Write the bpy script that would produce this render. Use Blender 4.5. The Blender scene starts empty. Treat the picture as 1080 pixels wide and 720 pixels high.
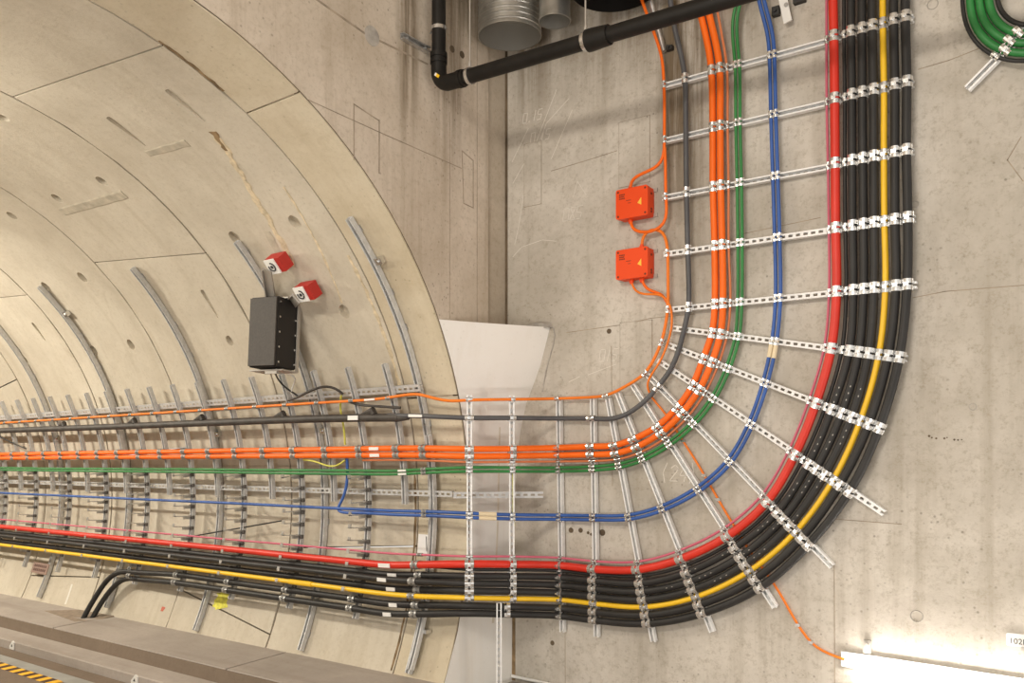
import bpy, bmesh, math, random
from mathutils import Vector, Matrix
random.seed(7)
C = bpy.context.scene.collection
PI = math.pi
V = Vector
# ------------------------------------------------------------------ site geometry (metres)
R = 3.1            # inner radius of the tunnel; its axis runs along X and falls 1.5 % into the hill
G = 0.015
YW = 3.609         # face of the station side wall
RINGS = [-0.548 - 1.635 * k for k in range(10)]

def TP(X, th, o=0.0):
    """point in the tunnel: chainage X, angle th above springing (deg), stand-off o from the lining"""
    t = math.radians(th)
    return V((X, (R - o) * math.cos(t), (R - o) * math.sin(t) + G * X))

def TN(th):
    t = math.radians(th)
    return V((0, -math.cos(t), -math.sin(t)))

# ------------------------------------------------------------------ materials
def new_mat(name):
    m = bpy.data.materials.new(name); m.use_nodes = True
    nt = m.node_tree
    return m, nt, nt.nodes['Principled BSDF']

def plain(name, col, rough=0.5, metal=0.0, noise=0.0, scale=20, emit=None, spec=0.5):
    m, nt, b = new_mat(name)
    b.inputs['Roughness'].default_value = rough
    b.inputs['Metallic'].default_value = metal
    b.inputs['Specular IOR Level'].default_value = spec
    if noise > 0:
        tc = nt.nodes.new('ShaderNodeTexCoord'); n = nt.nodes.new('ShaderNodeTexNoise')
        n.inputs['Scale'].default_value = scale; n.inputs['Detail'].default_value = 6
        nt.links.new(tc.outputs['Object'], n.inputs['Vector'])
        r = nt.nodes.new('ShaderNodeValToRGB')
        r.color_ramp.elements[0].position = 0.3; r.color_ramp.elements[1].position = 0.7
        r.color_ramp.elements[0].color = tuple(c * (1 - noise) for c in col) + (1,)
        r.color_ramp.elements[1].color = tuple(min(1, c * (1 + noise)) for c in col) + (1,)
        nt.links.new(n.outputs['Fac'], r.inputs['Fac'])
        nt.links.new(r.outputs['Color'], b.inputs['Base Color'])
    else:
        b.inputs['Base Color'].default_value = col + (1,)
    if emit:
        b.inputs['Emission Color'].default_value = emit[0] + (1,)
        b.inputs['Emission Strength'].default_value = emit[1]
    return m

def concrete(name, base, dark, stain, streak=0.35, pits=0.5, vary=0.0, streak_axis='Z', bump=0.25, stain_amt=0.5, blotch=1.0, mottle=0.4, zones=()):
    """cast concrete: cloudy tone, water streaks, stains and small blow holes"""
    m, nt, b = new_mat(name)
    N = nt.nodes.new; L = nt.links.new
    geo = N('ShaderNodeNewGeometry')
    b.inputs['Roughness'].default_value = 0.85
    b.inputs['Specular IOR Level'].default_value = 0.25
    def noise(scale, detail=5, rough=0.6, vec=None, dist=0.0):
        n = N('ShaderNodeTexNoise'); n.inputs['Scale'].default_value = scale; n.inputs['Detail'].default_value = detail
        n.inputs['Roughness'].default_value = rough; n.inputs['Distortion'].default_value = dist
        L(vec if vec else geo.outputs['Position'], n.inputs['Vector']); return n.outputs['Fac']
    def ramp(fac, a, bb):
        r = N('ShaderNodeMapRange'); r.inputs['From Min'].default_value = a; r.inputs['From Max'].default_value = bb
        L(fac, r.inputs['Value']); return r.outputs['Result']
    def mul(f, k):
        q = N('ShaderNodeMath'); q.operation = 'MULTIPLY'; L(f, q.inputs[0]); q.inputs[1].default_value = k; return q.outputs[0]
    def mix(f, c1, c2):
        q = N('ShaderNodeMix'); q.data_type = 'RGBA'; L(f, q.inputs['Factor'])
        for s, c in ((q.inputs[6], c1), (q.inputs[7], c2)):
            if isinstance(c, tuple): s.default_value = c + (1,)
            else: L(c, s)
        return q.outputs[2]
    cloud = ramp(noise(0.9, 6, 0.65, dist=0.4), 0.38, 0.66)
    col = mix(mul(cloud, blotch), base, dark)
    col = mix(mul(ramp(noise(5.5, 7, 0.7), 0.5, 0.75), 0.55), col, dark)
    mp = N('ShaderNodeMapping'); L(geo.outputs['Position'], mp.inputs['Vector'])
    mp.inputs['Scale'].default_value = {'Z': (7, 7, 0.35), 'Y': (7, 0.5, 0.5), 'X': (0.4, 5, 5)}[streak_axis]
    col = mix(mul(ramp(noise(1.0, 5, 0.6, mp.outputs['Vector']), 0.52, 0.78), streak), col, stain)
    col = mix(mul(ramp(noise(2.3, 8, 0.75, dist=1.2), 0.6, 0.8), stain_amt), col, stain)
    col = mix(mul(ramp(noise(27, 6, 0.78), 0.50, 0.72), mottle), col, stain)
    if zones:
        sx = N('ShaderNodeSeparateXYZ'); L(geo.outputs['Position'], sx.inputs[0])
        for ax, c0, wd, z0, z1, amt in zones:      # rust brown seepage zones on the wall
            d = N('ShaderNodeMath'); d.operation = 'SUBTRACT'; L(sx.outputs[ax], d.inputs[0]); d.inputs[1].default_value = c0
            ab = N('ShaderNodeMath'); ab.operation = 'ABSOLUTE'; L(d.outputs[0], ab.inputs[0])
            a = N('ShaderNodeMapRange'); a.interpolation_type = 'SMOOTHSTEP'; a.inputs['From Min'].default_value = wd; a.inputs['From Max'].default_value = wd * .25; L(ab.outputs[0], a.inputs['Value'])
            zz = N('ShaderNodeMapRange'); zz.interpolation_type = 'SMOOTHSTEP'; zz.inputs['From Min'].default_value = z0; zz.inputs['From Max'].default_value = z1; L(sx.outputs['Z'], zz.inputs['Value'])
            q = N('ShaderNodeMath'); q.operation = 'MULTIPLY'; L(a.outputs['Result'], q.inputs[0]); L(zz.outputs['Result'], q.inputs[1])
            mz = N('ShaderNodeMapping'); L(geo.outputs['Position'], mz.inputs['Vector']); mz.inputs['Scale'].default_value = (14, 14, 0.8)
            st = ramp(noise(1.0, 6, 0.65, mz.outputs['Vector']), 0.30, 0.58)
            q2 = N('ShaderNodeMath'); q2.operation = 'MULTIPLY'; L(q.outputs[0], q2.inputs[0]); L(st, q2.inputs[1])
            col = mix(mul(q2.outputs[0], amt), col, (0.15, 0.108, 0.062))
    vo = N('ShaderNodeTexVoronoi'); vo.inputs['Scale'].default_value = 17; L(geo.outputs['Position'], vo.inputs['Vector'])
    ga = ramp(noise(1.6, 4), 0.42, 0.62)
    pit = N('ShaderNodeMapRange'); pit.inputs['From Min'].default_value = 0.17; pit.inputs['From Max'].default_value = 0.08
    L(vo.outputs['Distance'], pit.inputs['Value'])
    pm = N('ShaderNodeMath'); pm.operation = 'MULTIPLY'; L(pit.outputs['Result'], pm.inputs[0]); L(ga, pm.inputs[1])
    col = mix(mul(pm.outputs[0], pits), col, tuple(c * 0.35 for c in stain))
    if vary:
        oi = N('ShaderNodeObjectInfo')
        hv = N('ShaderNodeHueSaturation'); L(col, hv.inputs['Color'])
        rr = N('ShaderNodeMapRange'); rr.inputs['To Min'].default_value = 1 - vary; rr.inputs['To Max'].default_value = 1 + vary
        L(oi.outputs['Random'], rr.inputs['Value']); L(rr.outputs['Result'], hv.inputs['Value']); col = hv.outputs['Color']
    L(col, b.inputs['Base Color'])
    bp = N('ShaderNodeBump'); bp.inputs['Strength'].default_value = bump; bp.inputs['Distance'].default_value = 0.01
    L(noise(28, 6, 0.7), bp.inputs['Height']); L(bp.outputs['Normal'], b.inputs['Normal'])
    return m

M = {}
M['wall'] = concrete('wall concrete', (0.64, 0.595, 0.53), (0.455, 0.415, 0.355), (0.285, 0.24, 0.175), streak=0.5, mottle=0.6, zones=[('X', 1.62, 0.30, 1.5, 3.1, 0.95), ('X', 0.25, 0.25, 2.9, 3.9, 0.7), ('X', 1.5, 1.6, 3.0, 3.8, 0.6)])
M['portal'] = concrete('portal concrete', (0.66, 0.58, 0.485), (0.50, 0.425, 0.335), (0.30, 0.23, 0.15), streak=0.6, mottle=0.5, zones=[('Y', 2.40, 0.16, 2.5, 3.4, 0.85), ('Y', 2.86, 0.26, 2.2, 3.6, 0.75), ('Y', 3.1, 0.5, 3.5, 4.2, 0.9)])
M['strip'] = concrete('formwork strip concrete', (0.58, 0.505, 0.41), (0.43, 0.365, 0.285), (0.25, 0.19, 0.12), streak=0.7)
M['tunnel'] = concrete('lining concrete', (0.62, 0.565, 0.465), (0.51, 0.455, 0.365), (0.36, 0.295, 0.195), streak=0.3, pits=0.25, vary=0.05, streak_axis='Y', mottle=0.35, stain_amt=0.45)
M['collar'] = concrete('collar concrete', (0.64, 0.57, 0.44), (0.53, 0.455, 0.33), (0.36, 0.28, 0.165), streak=0.3, pits=0.5, streak_axis='Y', mottle=0.3)
M['infill'] = concrete('pale infill concrete', (0.84, 0.815, 0.775), (0.80, 0.77, 0.72), (0.66, 0.58, 0.47), streak=0.3, pits=0.12, bump=0.1, stain_amt=0.08, blotch=0.6, mottle=0.05)
M['bench'] = concrete('bench concrete', (0.44, 0.39, 0.35), (0.35, 0.31, 0.275), (0.25, 0.21, 0.175), streak=0.5, pits=0.1, streak_axis='X', mottle=0.3)
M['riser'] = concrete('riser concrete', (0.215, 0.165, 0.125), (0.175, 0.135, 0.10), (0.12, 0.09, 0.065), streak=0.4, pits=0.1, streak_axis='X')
M['groove'] = plain('dark formwork groove', (0.33, 0.27, 0.205), 0.95, noise=0.35, scale=8)
M['joint'] = plain('dark joint filler', (0.13, 0.095, 0.06), 0.95, noise=0.4, scale=6)  # plain dark brown of the joint filler and packing
M['rust'] = plain('brown stained sealant', (0.20, 0.135, 0.07), 0.95, noise=0.6, scale=9)
M['band'] = plain('repair band', (0.47, 0.42, 0.33), 0.95, noise=0.2, scale=14)
M['grout'] = plain('rough repair grout', (0.62, 0.52, 0.36), 0.95, noise=0.3, scale=18)
M['mortar'] = plain('grey mortar', (0.40, 0.37, 0.33), 0.95, noise=0.25, scale=14)
M['chalk'] = plain('chalk', (0.70, 0.66, 0.60), 0.95)
M['whitemark'] = plain('white stripe paint', (0.75, 0.72, 0.66), 0.9)
M['water'] = plain('brown water stain', (0.71, 0.645, 0.545), 0.95, noise=0.15, scale=6)
M['pit_shade'] = plain('pit shade brown', (0.27, 0.215, 0.165), 0.95, noise=0.2, scale=20)  # dark brown that paints the shade inside the open cable pit
M['galv'] = plain('galvanised steel', (0.84, 0.84, 0.835), 0.38, 0.12, noise=0.08, scale=30)
M['galv_mid'] = plain('weathered galvanised steel', (0.60, 0.60, 0.595), 0.4, 0.25, noise=0.12, scale=26)
M['shoe'] = plain('dark arm shoe', (0.09, 0.08, 0.07), 0.5)
M['galv_dull'] = plain('dull galvanised steel', (0.62, 0.61, 0.59), 0.4, 0.8, noise=0.2, scale=22)
M['clamp'] = plain('bright zinc', (0.74, 0.74, 0.735), 0.27, 0.95)
M['clamp_dull'] = plain('dull zinc', (0.40, 0.395, 0.38), 0.4, 0.6)
M['bolt'] = plain('steel bolt', (0.45, 0.45, 0.45), 0.4, 0.9)
M['black'] = plain('black cable sheath', (0.026, 0.0245, 0.0235), 0.5, noise=0.2, scale=5, spec=0.35)
M['grey'] = plain('grey cable sheath', (0.085, 0.085, 0.09), 0.5, noise=0.2, scale=5)
M['heat'] = plain('black heat shrink', (0.05, 0.042, 0.036), 0.6, noise=0.35, scale=9)
M['orange'] = plain('orange cable sheath', (0.90, 0.155, 0.010), 0.45, noise=0.06, scale=5, spec=0.3)
M['orange_thin'] = plain('thin orange cable sheath', (0.88, 0.215, 0.022), 0.45, noise=0.06, scale=5, spec=0.3)
M['rustorange'] = plain('faded orange sheath', (0.62, 0.19, 0.07), 0.5)
M['green'] = plain('green cable sheath', (0.025, 0.20, 0.045), 0.45, noise=0.15, scale=4)
M['blue'] = plain('blue cable sheath', (0.03, 0.10, 0.36), 0.45, noise=0.15, scale=4)
M['red'] = plain('red cable sheath', (0.66, 0.030, 0.013), 0.45, noise=0.08, scale=4)
M['pink'] = plain('pink cable sheath', (0.60, 0.13, 0.20), 0.5)
M['yellow'] = plain('yellow cable sheath', (0.90, 0.55, 0.02), 0.42, noise=0.05, scale=4)
M['yelgreen'] = plain('yellow green wire', (0.62, 0.60, 0.10), 0.5)
M['tag'] = plain('white cable tag', (0.80, 0.79, 0.76), 0.6)
M['tape'] = plain('cream tape', (0.78, 0.66, 0.45), 0.6)
M['pipe'] = plain('black drain pipe', (0.011, 0.0095, 0.008), 0.5, noise=0.3, scale=8, spec=0.3)
M['box'] = plain('orange enclosure', (0.84, 0.075, 0.010), 0.5, spec=0.3)
M['boxdark'] = plain('dark print', (0.16, 0.03, 0.01), 0.7)
M['warn'] = plain('yellow warning print', (0.95, 0.55, 0.06), 0.6)
M['spk'] = plain('speaker grille', (0.060, 0.052, 0.045), 0.65, noise=0.15, scale=60)
M['spk2'] = plain('speaker cabinet', (0.022, 0.019, 0.017), 0.6, spec=0.3)
M['redpaint'] = plain('red painted bracket', (0.42, 0.02, 0.014), 0.5)
M['bracket'] = plain('grey bracket steel', (0.42, 0.39, 0.35), 0.5, 0.4)
M['darkm'] = plain('dark machinery', (0.03, 0.028, 0.025), 0.6)
M['haz_y'] = plain('hazard yellow', (0.92, 0.50, 0.02), 0.5)
M['haz_k'] = plain('hazard brown black', (0.06, 0.025, 0.012), 0.6)
M['plategrey'] = plain('grey edge plate', (0.33, 0.33, 0.31), 0.6, noise=0.15, scale=6)
M['white'] = plain('white plate', (0.80, 0.79, 0.76), 0.5)
M['ink'] = plain('black print', (0.03, 0.03, 0.03), 0.7)
M['inkgrey'] = plain('grey print', (0.22, 0.21, 0.20), 0.7)
M['lime'] = plain('lime paint mark', (0.72, 0.68, 0.10), 0.9, noise=0.3, scale=25)
M['redmark'] = plain('red paint mark', (0.55, 0.16, 0.11), 0.9)
M['brownsign'] = plain('brown sign plate', (0.30, 0.20, 0.16), 0.7, noise=0.1, scale=40)
M['browntxt'] = plain('dark brown print', (0.13, 0.07, 0.055), 0.8)
M['paper'] = plain('paper notice', (0.78, 0.77, 0.76), 0.7)
M['led'] = plain('luminaire diffuser', (0.9, 0.9, 0.88), 0.4, emit=((1.0, 0.95, 0.88), 38.0))
M['ledbody'] = plain('luminaire body', (0.7, 0.7, 0.68), 0.4)
M['duct'] = plain('spiral duct steel', (0.42, 0.41, 0.38), 0.38, 0.8, noise=0.15, scale=12)
M['ductin'] = plain('duct interior', (0.36, 0.345, 0.31), 0.5, 0.5)

# ------------------------------------------------------------------ mesh helpers
class MB:
    def __init__(self):
        self.bm = bmesh.new()
    def quad(self, *p):
        vs = [self.bm.verts.new(q) for q in p]
        return self.bm.faces.new(vs)
    def box(self, c, ax, ay, az, sx, sy, sz):
        """box centred at c with half... full sizes sx,sy,sz along unit axes"""
        c = V(c); X = V(ax) * sx / 2; Y = V(ay) * sy / 2; Z = V(az) * sz / 2
        v = [self.bm.verts.new(c + i * X + j * Y + k * Z) for i in (-1, 1) for j in (-1, 1) for k in (-1, 1)]
        for f in ((0, 1, 3, 2), (4, 6, 7, 5), (0, 4, 5, 1), (2, 3, 7, 6), (0, 2, 6, 4), (1, 5, 7, 3)):
            self.bm.faces.new([v[i] for i in f])
    def abox(self, lo, hi):
        c = [(a + b) / 2 for a, b in zip(lo, hi)]; s = [b - a for a, b in zip(lo, hi)]
        self.box(c, (1, 0, 0), (0, 1, 0), (0, 0, 1), *s)
    def sweep(self, pts, frames, prof, closed=True, cap=True):
        """prof: list of (a,b) in frame axes; frames: list of (A,B)"""
        rings = []
        for p, (A, B) in zip(pts, frames):
            rings.append([self.bm.verts.new(p + A * a + B * b) for a, b in prof])
        n = len(prof)
        for r0, r1 in zip(rings, rings[1:]):
            for i in range(n if closed else n - 1):
                j = (i + 1) % n
                self.bm.faces.new((r0[i], r0[j], r1[j], r1[i]))
        if cap and closed:
            self.bm.faces.new(rings[0][::-1]); self.bm.faces.new(rings[-1])
    def tube(self, pts, r, n=10, cap=True, radii=None):
        pts = [V(p) for p in pts]
        fr = frames_of(pts)
        if radii is None:
            prof = [(r * math.cos(2 * PI * k / n), r * math.sin(2 * PI * k / n)) for k in range(n)]
            self.sweep(pts, fr, prof, True, cap)
        else:
            rings = []
            for p, (A, B), rr in zip(pts, fr, radii):
                rings.append([self.bm.verts.new(p + A * rr * math.cos(2 * PI * k / n) + B * rr * math.sin(2 * PI * k / n)) for k in range(n)])
            for r0, r1 in zip(rings, rings[1:]):
                for i in range(n):
                    self.bm.faces.new((r0[i], r0[(i + 1) % n], r1[(i + 1) % n], r1[i]))
            if cap:
                self.bm.faces.new(rings[0][::-1]); self.bm.faces.new(rings[-1])
    def build(self, name, mat, parent=None, smooth=None, shift=None, weld=False):
        if weld: bmesh.ops.remove_doubles(self.bm, verts=self.bm.verts, dist=1e-5)
        bmesh.ops.recalc_face_normals(self.bm, faces=self.bm.faces)
        me = bpy.data.meshes.new(name)
        if shift is not None: bmesh.ops.translate(self.bm, verts=self.bm.verts, vec=-V(shift))
        self.bm.to_mesh(me); self.bm.free()
        return finish(me, name, mat, parent, smooth, shift)

def finish(me, name, mat, parent=None, smooth=None, shift=None):
    mats = mat if isinstance(mat, (list, tuple)) else [mat]
    for m in mats: me.materials.append(m)
    if smooth:
        me.shade_smooth()
        me.set_sharp_from_angle(angle=math.radians(smooth))
    o = bpy.data.objects.new(name, me); C.objects.link(o)
    if parent is not None: o.parent = parent
    if shift is not None: o.location = shift
    return o

def frames_of(pts):
    n = len(pts); tang = []
    for i in range(n):
        t = pts[min(i + 1, n - 1)] - pts[max(i - 1, 0)]
        tang.append(t.normalized() if t.length > 1e-9 else V((1, 0, 0)))
    ref = V((0, 0, 1)) if abs(tang[0].z) < 0.9 else V((1, 0, 0))
    A = (ref - tang[0] * ref.dot(tang[0])).normalized()
    out = []
    for t in tang:
        A = (A - t * A.dot(t)).normalized()
        out.append((A, t.cross(A).normalized()))
    return out

def spline(pts, step=0.05):
    """centripetal Catmull-Rom through the points"""
    P = [V(p) for p in pts]
    if len(P) == 2: return P
    P = [P[0] * 2 - P[1]] + P + [P[-1] * 2 - P[-2]]
    out = [P[1]]
    for i in range(1, len(P) - 2):
        p0, p1, p2, p3 = P[i - 1:i + 3]
        t0 = 0; t1 = t0 + max((p1 - p0).length, 1e-6) ** 0.5; t2 = t1 + max((p2 - p1).length, 1e-6) ** 0.5; t3 = t2 + max((p3 - p2).length, 1e-6) ** 0.5
        k = max(2, min(14, int((p2 - p1).length / step) + 1))
        for j in range(1, k + 1):
            t = t1 + (t2 - t1) * j / k
            A1 = p0 * ((t1 - t) / (t1 - t0)) + p1 * ((t - t0) / (t1 - t0))
            A2 = p1 * ((t2 - t) / (t2 - t1)) + p2 * ((t - t1) / (t2 - t1))
            A3 = p2 * ((t3 - t) / (t3 - t2)) + p3 * ((t - t2) / (t3 - t2))
            B1 = A1 * ((t2 - t) / (t2 - t0)) + A2 * ((t - t0) / (t2 - t0))
            B2 = A2 * ((t3 - t) / (t3 - t1)) + A3 * ((t - t1) / (t3 - t1))
            out.append(B1 * ((t2 - t) / (t2 - t1)) + B2 * ((t - t1) / (t2 - t1)))
    return out

def smoothed(P, it=2):
    P = [V(p) for p in P]
    for _ in range(it):
        P = [P[0]] + [(P[i - 1] + P[i] * 2 + P[i + 1]) / 4 for i in range(1, len(P) - 1)] + [P[-1]]
    return P

def tag(o, label, cat, group=None, kind=None):
    o['label'] = label; o['category'] = cat
    if group: o['group'] = group
    if kind: o['kind'] = kind
    return o

def thing(name, label, cat, loc=(0, 0, 0), group=None):
    o = bpy.data.objects.new(name, None); C.objects.link(o); o.location = loc
    o.empty_display_size = 0.1
    return tag(o, label, cat, group)

def struct(o):
    o['kind'] = 'structure'; return o

ORD = ['first', 'second', 'third', 'fourth', 'fifth', 'sixth', 'seventh', 'eighth', 'ninth', 'tenth', 'eleventh', 'twelfth',
       'thirteenth', 'fourteenth', 'fifteenth', 'sixteenth', 'seventeenth', 'eighteenth', 'nineteenth', 'twentieth']

def place(me, name, parent, mat4, label=None):
    """link shared mesh data as a child; parent sits at its own location without rotation"""
    o = bpy.data.objects.new(name, me); C.objects.link(o); o.parent = parent
    o.matrix_local = Matrix.Translation(-parent.location) @ mat4
    if label: o['label'] = label
    return o

def basis(x, y, z, p):
    m = Matrix.Identity(4)
    for i, a in enumerate((x, y, z)):
        m[0][i], m[1][i], m[2][i] = a
    m.translation = p
    return m

# ------------------------------------------------------------------ slotted channel
def channel(mb, pts, outs, w=0.041, d=0.041, pitch=0.05, slot=0.028, flip=False):
    """C channel opening along outs (unit vectors towards the room); slots in its back web"""
    n = len(pts); t = 0.003
    fr = []
    for i in range(n):
        tg = (pts[min(i + 1, n - 1)] - pts[max(i - 1, 0)]).normalized()
        B = outs[i]; A = tg.cross(B).normalized()
        fr.append((A, B))
    h = w / 2
    for s in (1, -1):
        prof = [(s * .0085, 0), (s * h, 0), (s * h, d), (s * (h - .0105), d), (s * (h - .0105), d - .009), (s * (h - .0105 + t), d - .009),
                (s * (h - .0105 + t), d - t), (s * (h - t), d - t), (s * (h - t), t), (s * .0085, t)]
        if flip: prof = [(a, d - b) for a, b in prof]
        mb.sweep(pts, fr, prof)
    if slot <= 0:
        mb.sweep(pts, fr, [(-.0088, .0002), (.0088, .0002), (.0088, t - .0002), (-.0088, t - .0002)]); return
    # bridges of the web between the slots
    L = [0]
    for a, b in zip(pts, pts[1:]): L.append(L[-1] + (b - a).length)
    k = 0.012
    j = 0
    while k < L[-1]:
        while j < n - 2 and L[j + 1] < k: j += 1
        f = (k - L[j]) / (L[j + 1] - L[j]); p = pts[j].lerp(pts[j + 1], f)
        tg = (pts[j + 1] - pts[j]).normalized(); B = outs[j].lerp(outs[j + 1], f).normalized(); A = tg.cross(B).normalized()
        mb.box(p + B * (d - t * 0.5 if flip else t * 0.5), A, B, tg, .0172, t, pitch - slot)
        k += pitch

# ------------------------------------------------------------------ clamps (shared meshes per radius)
_clamps = {}
def clamp_mesh(r, mat='clamp'):
    """saddle clamp: x along the rail, y along the cable, z to the room; origin on the cable axis"""
    key = (round(r, 3), mat)
    if key in _clamps: return _clamps[key]
    mb = MB(); n = 10; ro = r + 0.004
    wb = 0.029 if r > 0.018 else 0.020; gap = 0.012
    for s in (-1, 1):
        yc = s * (gap / 2 + wb / 2)
        rows = []
        for k in range(n + 1):
            a = math.radians(-35 + 250 * k / n)
            rows.append((math.cos(a), math.sin(a)))
        vin = [[mb.bm.verts.new((c * q, yc + e * wb / 2, sn * q)) for e in (-1, 1) for q in (r * 1.005, ro)] for c, sn in rows]
        for a, b in zip(vin, vin[1:]):
            for i, j in ((0, 1), (1, 3), (3, 2), (2, 0)):
                mb.bm.faces.new((a[i], a[j], b[j], b[i]))
        mb.bm.faces.new((vin[0][0], vin[0][1], vin[0][3], vin[0][2])); mb.bm.faces.new((vin[-1][0], vin[-1][2], vin[-1][3], vin[-1][1]))
        for sx in (-1, 1):   # legs down to the rail
            mb.box((sx * (r + .003), yc, -r * 0.72), (1, 0, 0), (0, 1, 0), (0, 0, 1), 0.004, wb, r * 0.75 + 0.012)
    # bridge plate and bolt head on top
    mb.box((0, 0, ro + 0.003), (1, 0, 0), (0, 1, 0), (0, 0, 1), min(0.030, r * 1.3), gap + 0.012, 0.004)
    mb.tube([V((0, 0, ro + 0.004)), V((0, 0, ro + 0.016))], min(0.009, r * 0.6), 6)
    bmesh.ops.recalc_face_normals(mb.bm, faces=mb.bm.faces)
    me = bpy.data.meshes.new('cable_clamp'); mb.bm.to_mesh(me); mb.bm.free()
    me.materials.append(M[mat])
    _clamps[key] = me
    return me

# ================================================================== SETTING
# ---- station side wall
mb = MB()
mb.abox((0.0, YW, -1.75), (7.5, YW + 0.3, 6.2))
wall = struct(mb.build('wall_right', M['wall']))
# ---- portal wall: plane X = 0 with the round opening
mb = MB()
n = 120
yr, yl, zt, zb = 3.348, -6.0, 6.2, -1.75
ho = R + 0.014
ins, outv = [], []
for k in range(n):
    a = 2 * PI * k / n
    c, s = math.cos(a), math.sin(a)
    ts = []
    if c > 1e-9: ts.append(yr / c)
    if c < -1e-9: ts.append(yl / c)
    if s > 1e-9: ts.append(zt / s)
    if s < -1e-9: ts.append(4.5 / -s)
    t = min(ts)
    ins.append((ho * c, ho * s)); outv.append((t * c, t * s))
for xx in (0.0, -0.35):
    vi = [mb.bm.verts.new((xx, y, z)) for y, z in ins]; vo = [mb.bm.verts.new((xx, y, z)) for y, z in outv]
    for k in range(n):
        j = (k + 1) % n
        mb.bm.faces.new((vi[k], vi[j], vo[j], vo[k]))
    if xx == 0.0: v0i, v0o = vi, vo
for a, b in ((v0i, vi), (v0o, vo)):
    for k in range(n):
        j = (k + 1) % n
        mb.bm.faces.new((a[k], a[j], b[j], b[k]))
# square the outer corners
for (y, z) in ((yr, zt), (yl, zt)):
    near = sorted(outv, key=lambda q: (q[0] - y) ** 2 + (q[1] - z) ** 2)[:2]
    mb.quad((0, near[0][0], near[0][1]), (0, y, z), (0, near[1][0], near[1][1]))
portal = struct(mb.build('wall_portal', M['portal'], smooth=25))
mb = MB(); mb.abox((-0.35, 3.349, -1.75), (-0.02, YW + 0.3, 6.2))
struct(mb.build('wall_strip', M['strip']))
mb = MB(); mb.abox((-0.02, YW - 0.004, 1.45), (0.005, YW - 0.0005, 6.2))
struct(mb.build('trim_joint', M['joint']))

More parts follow.
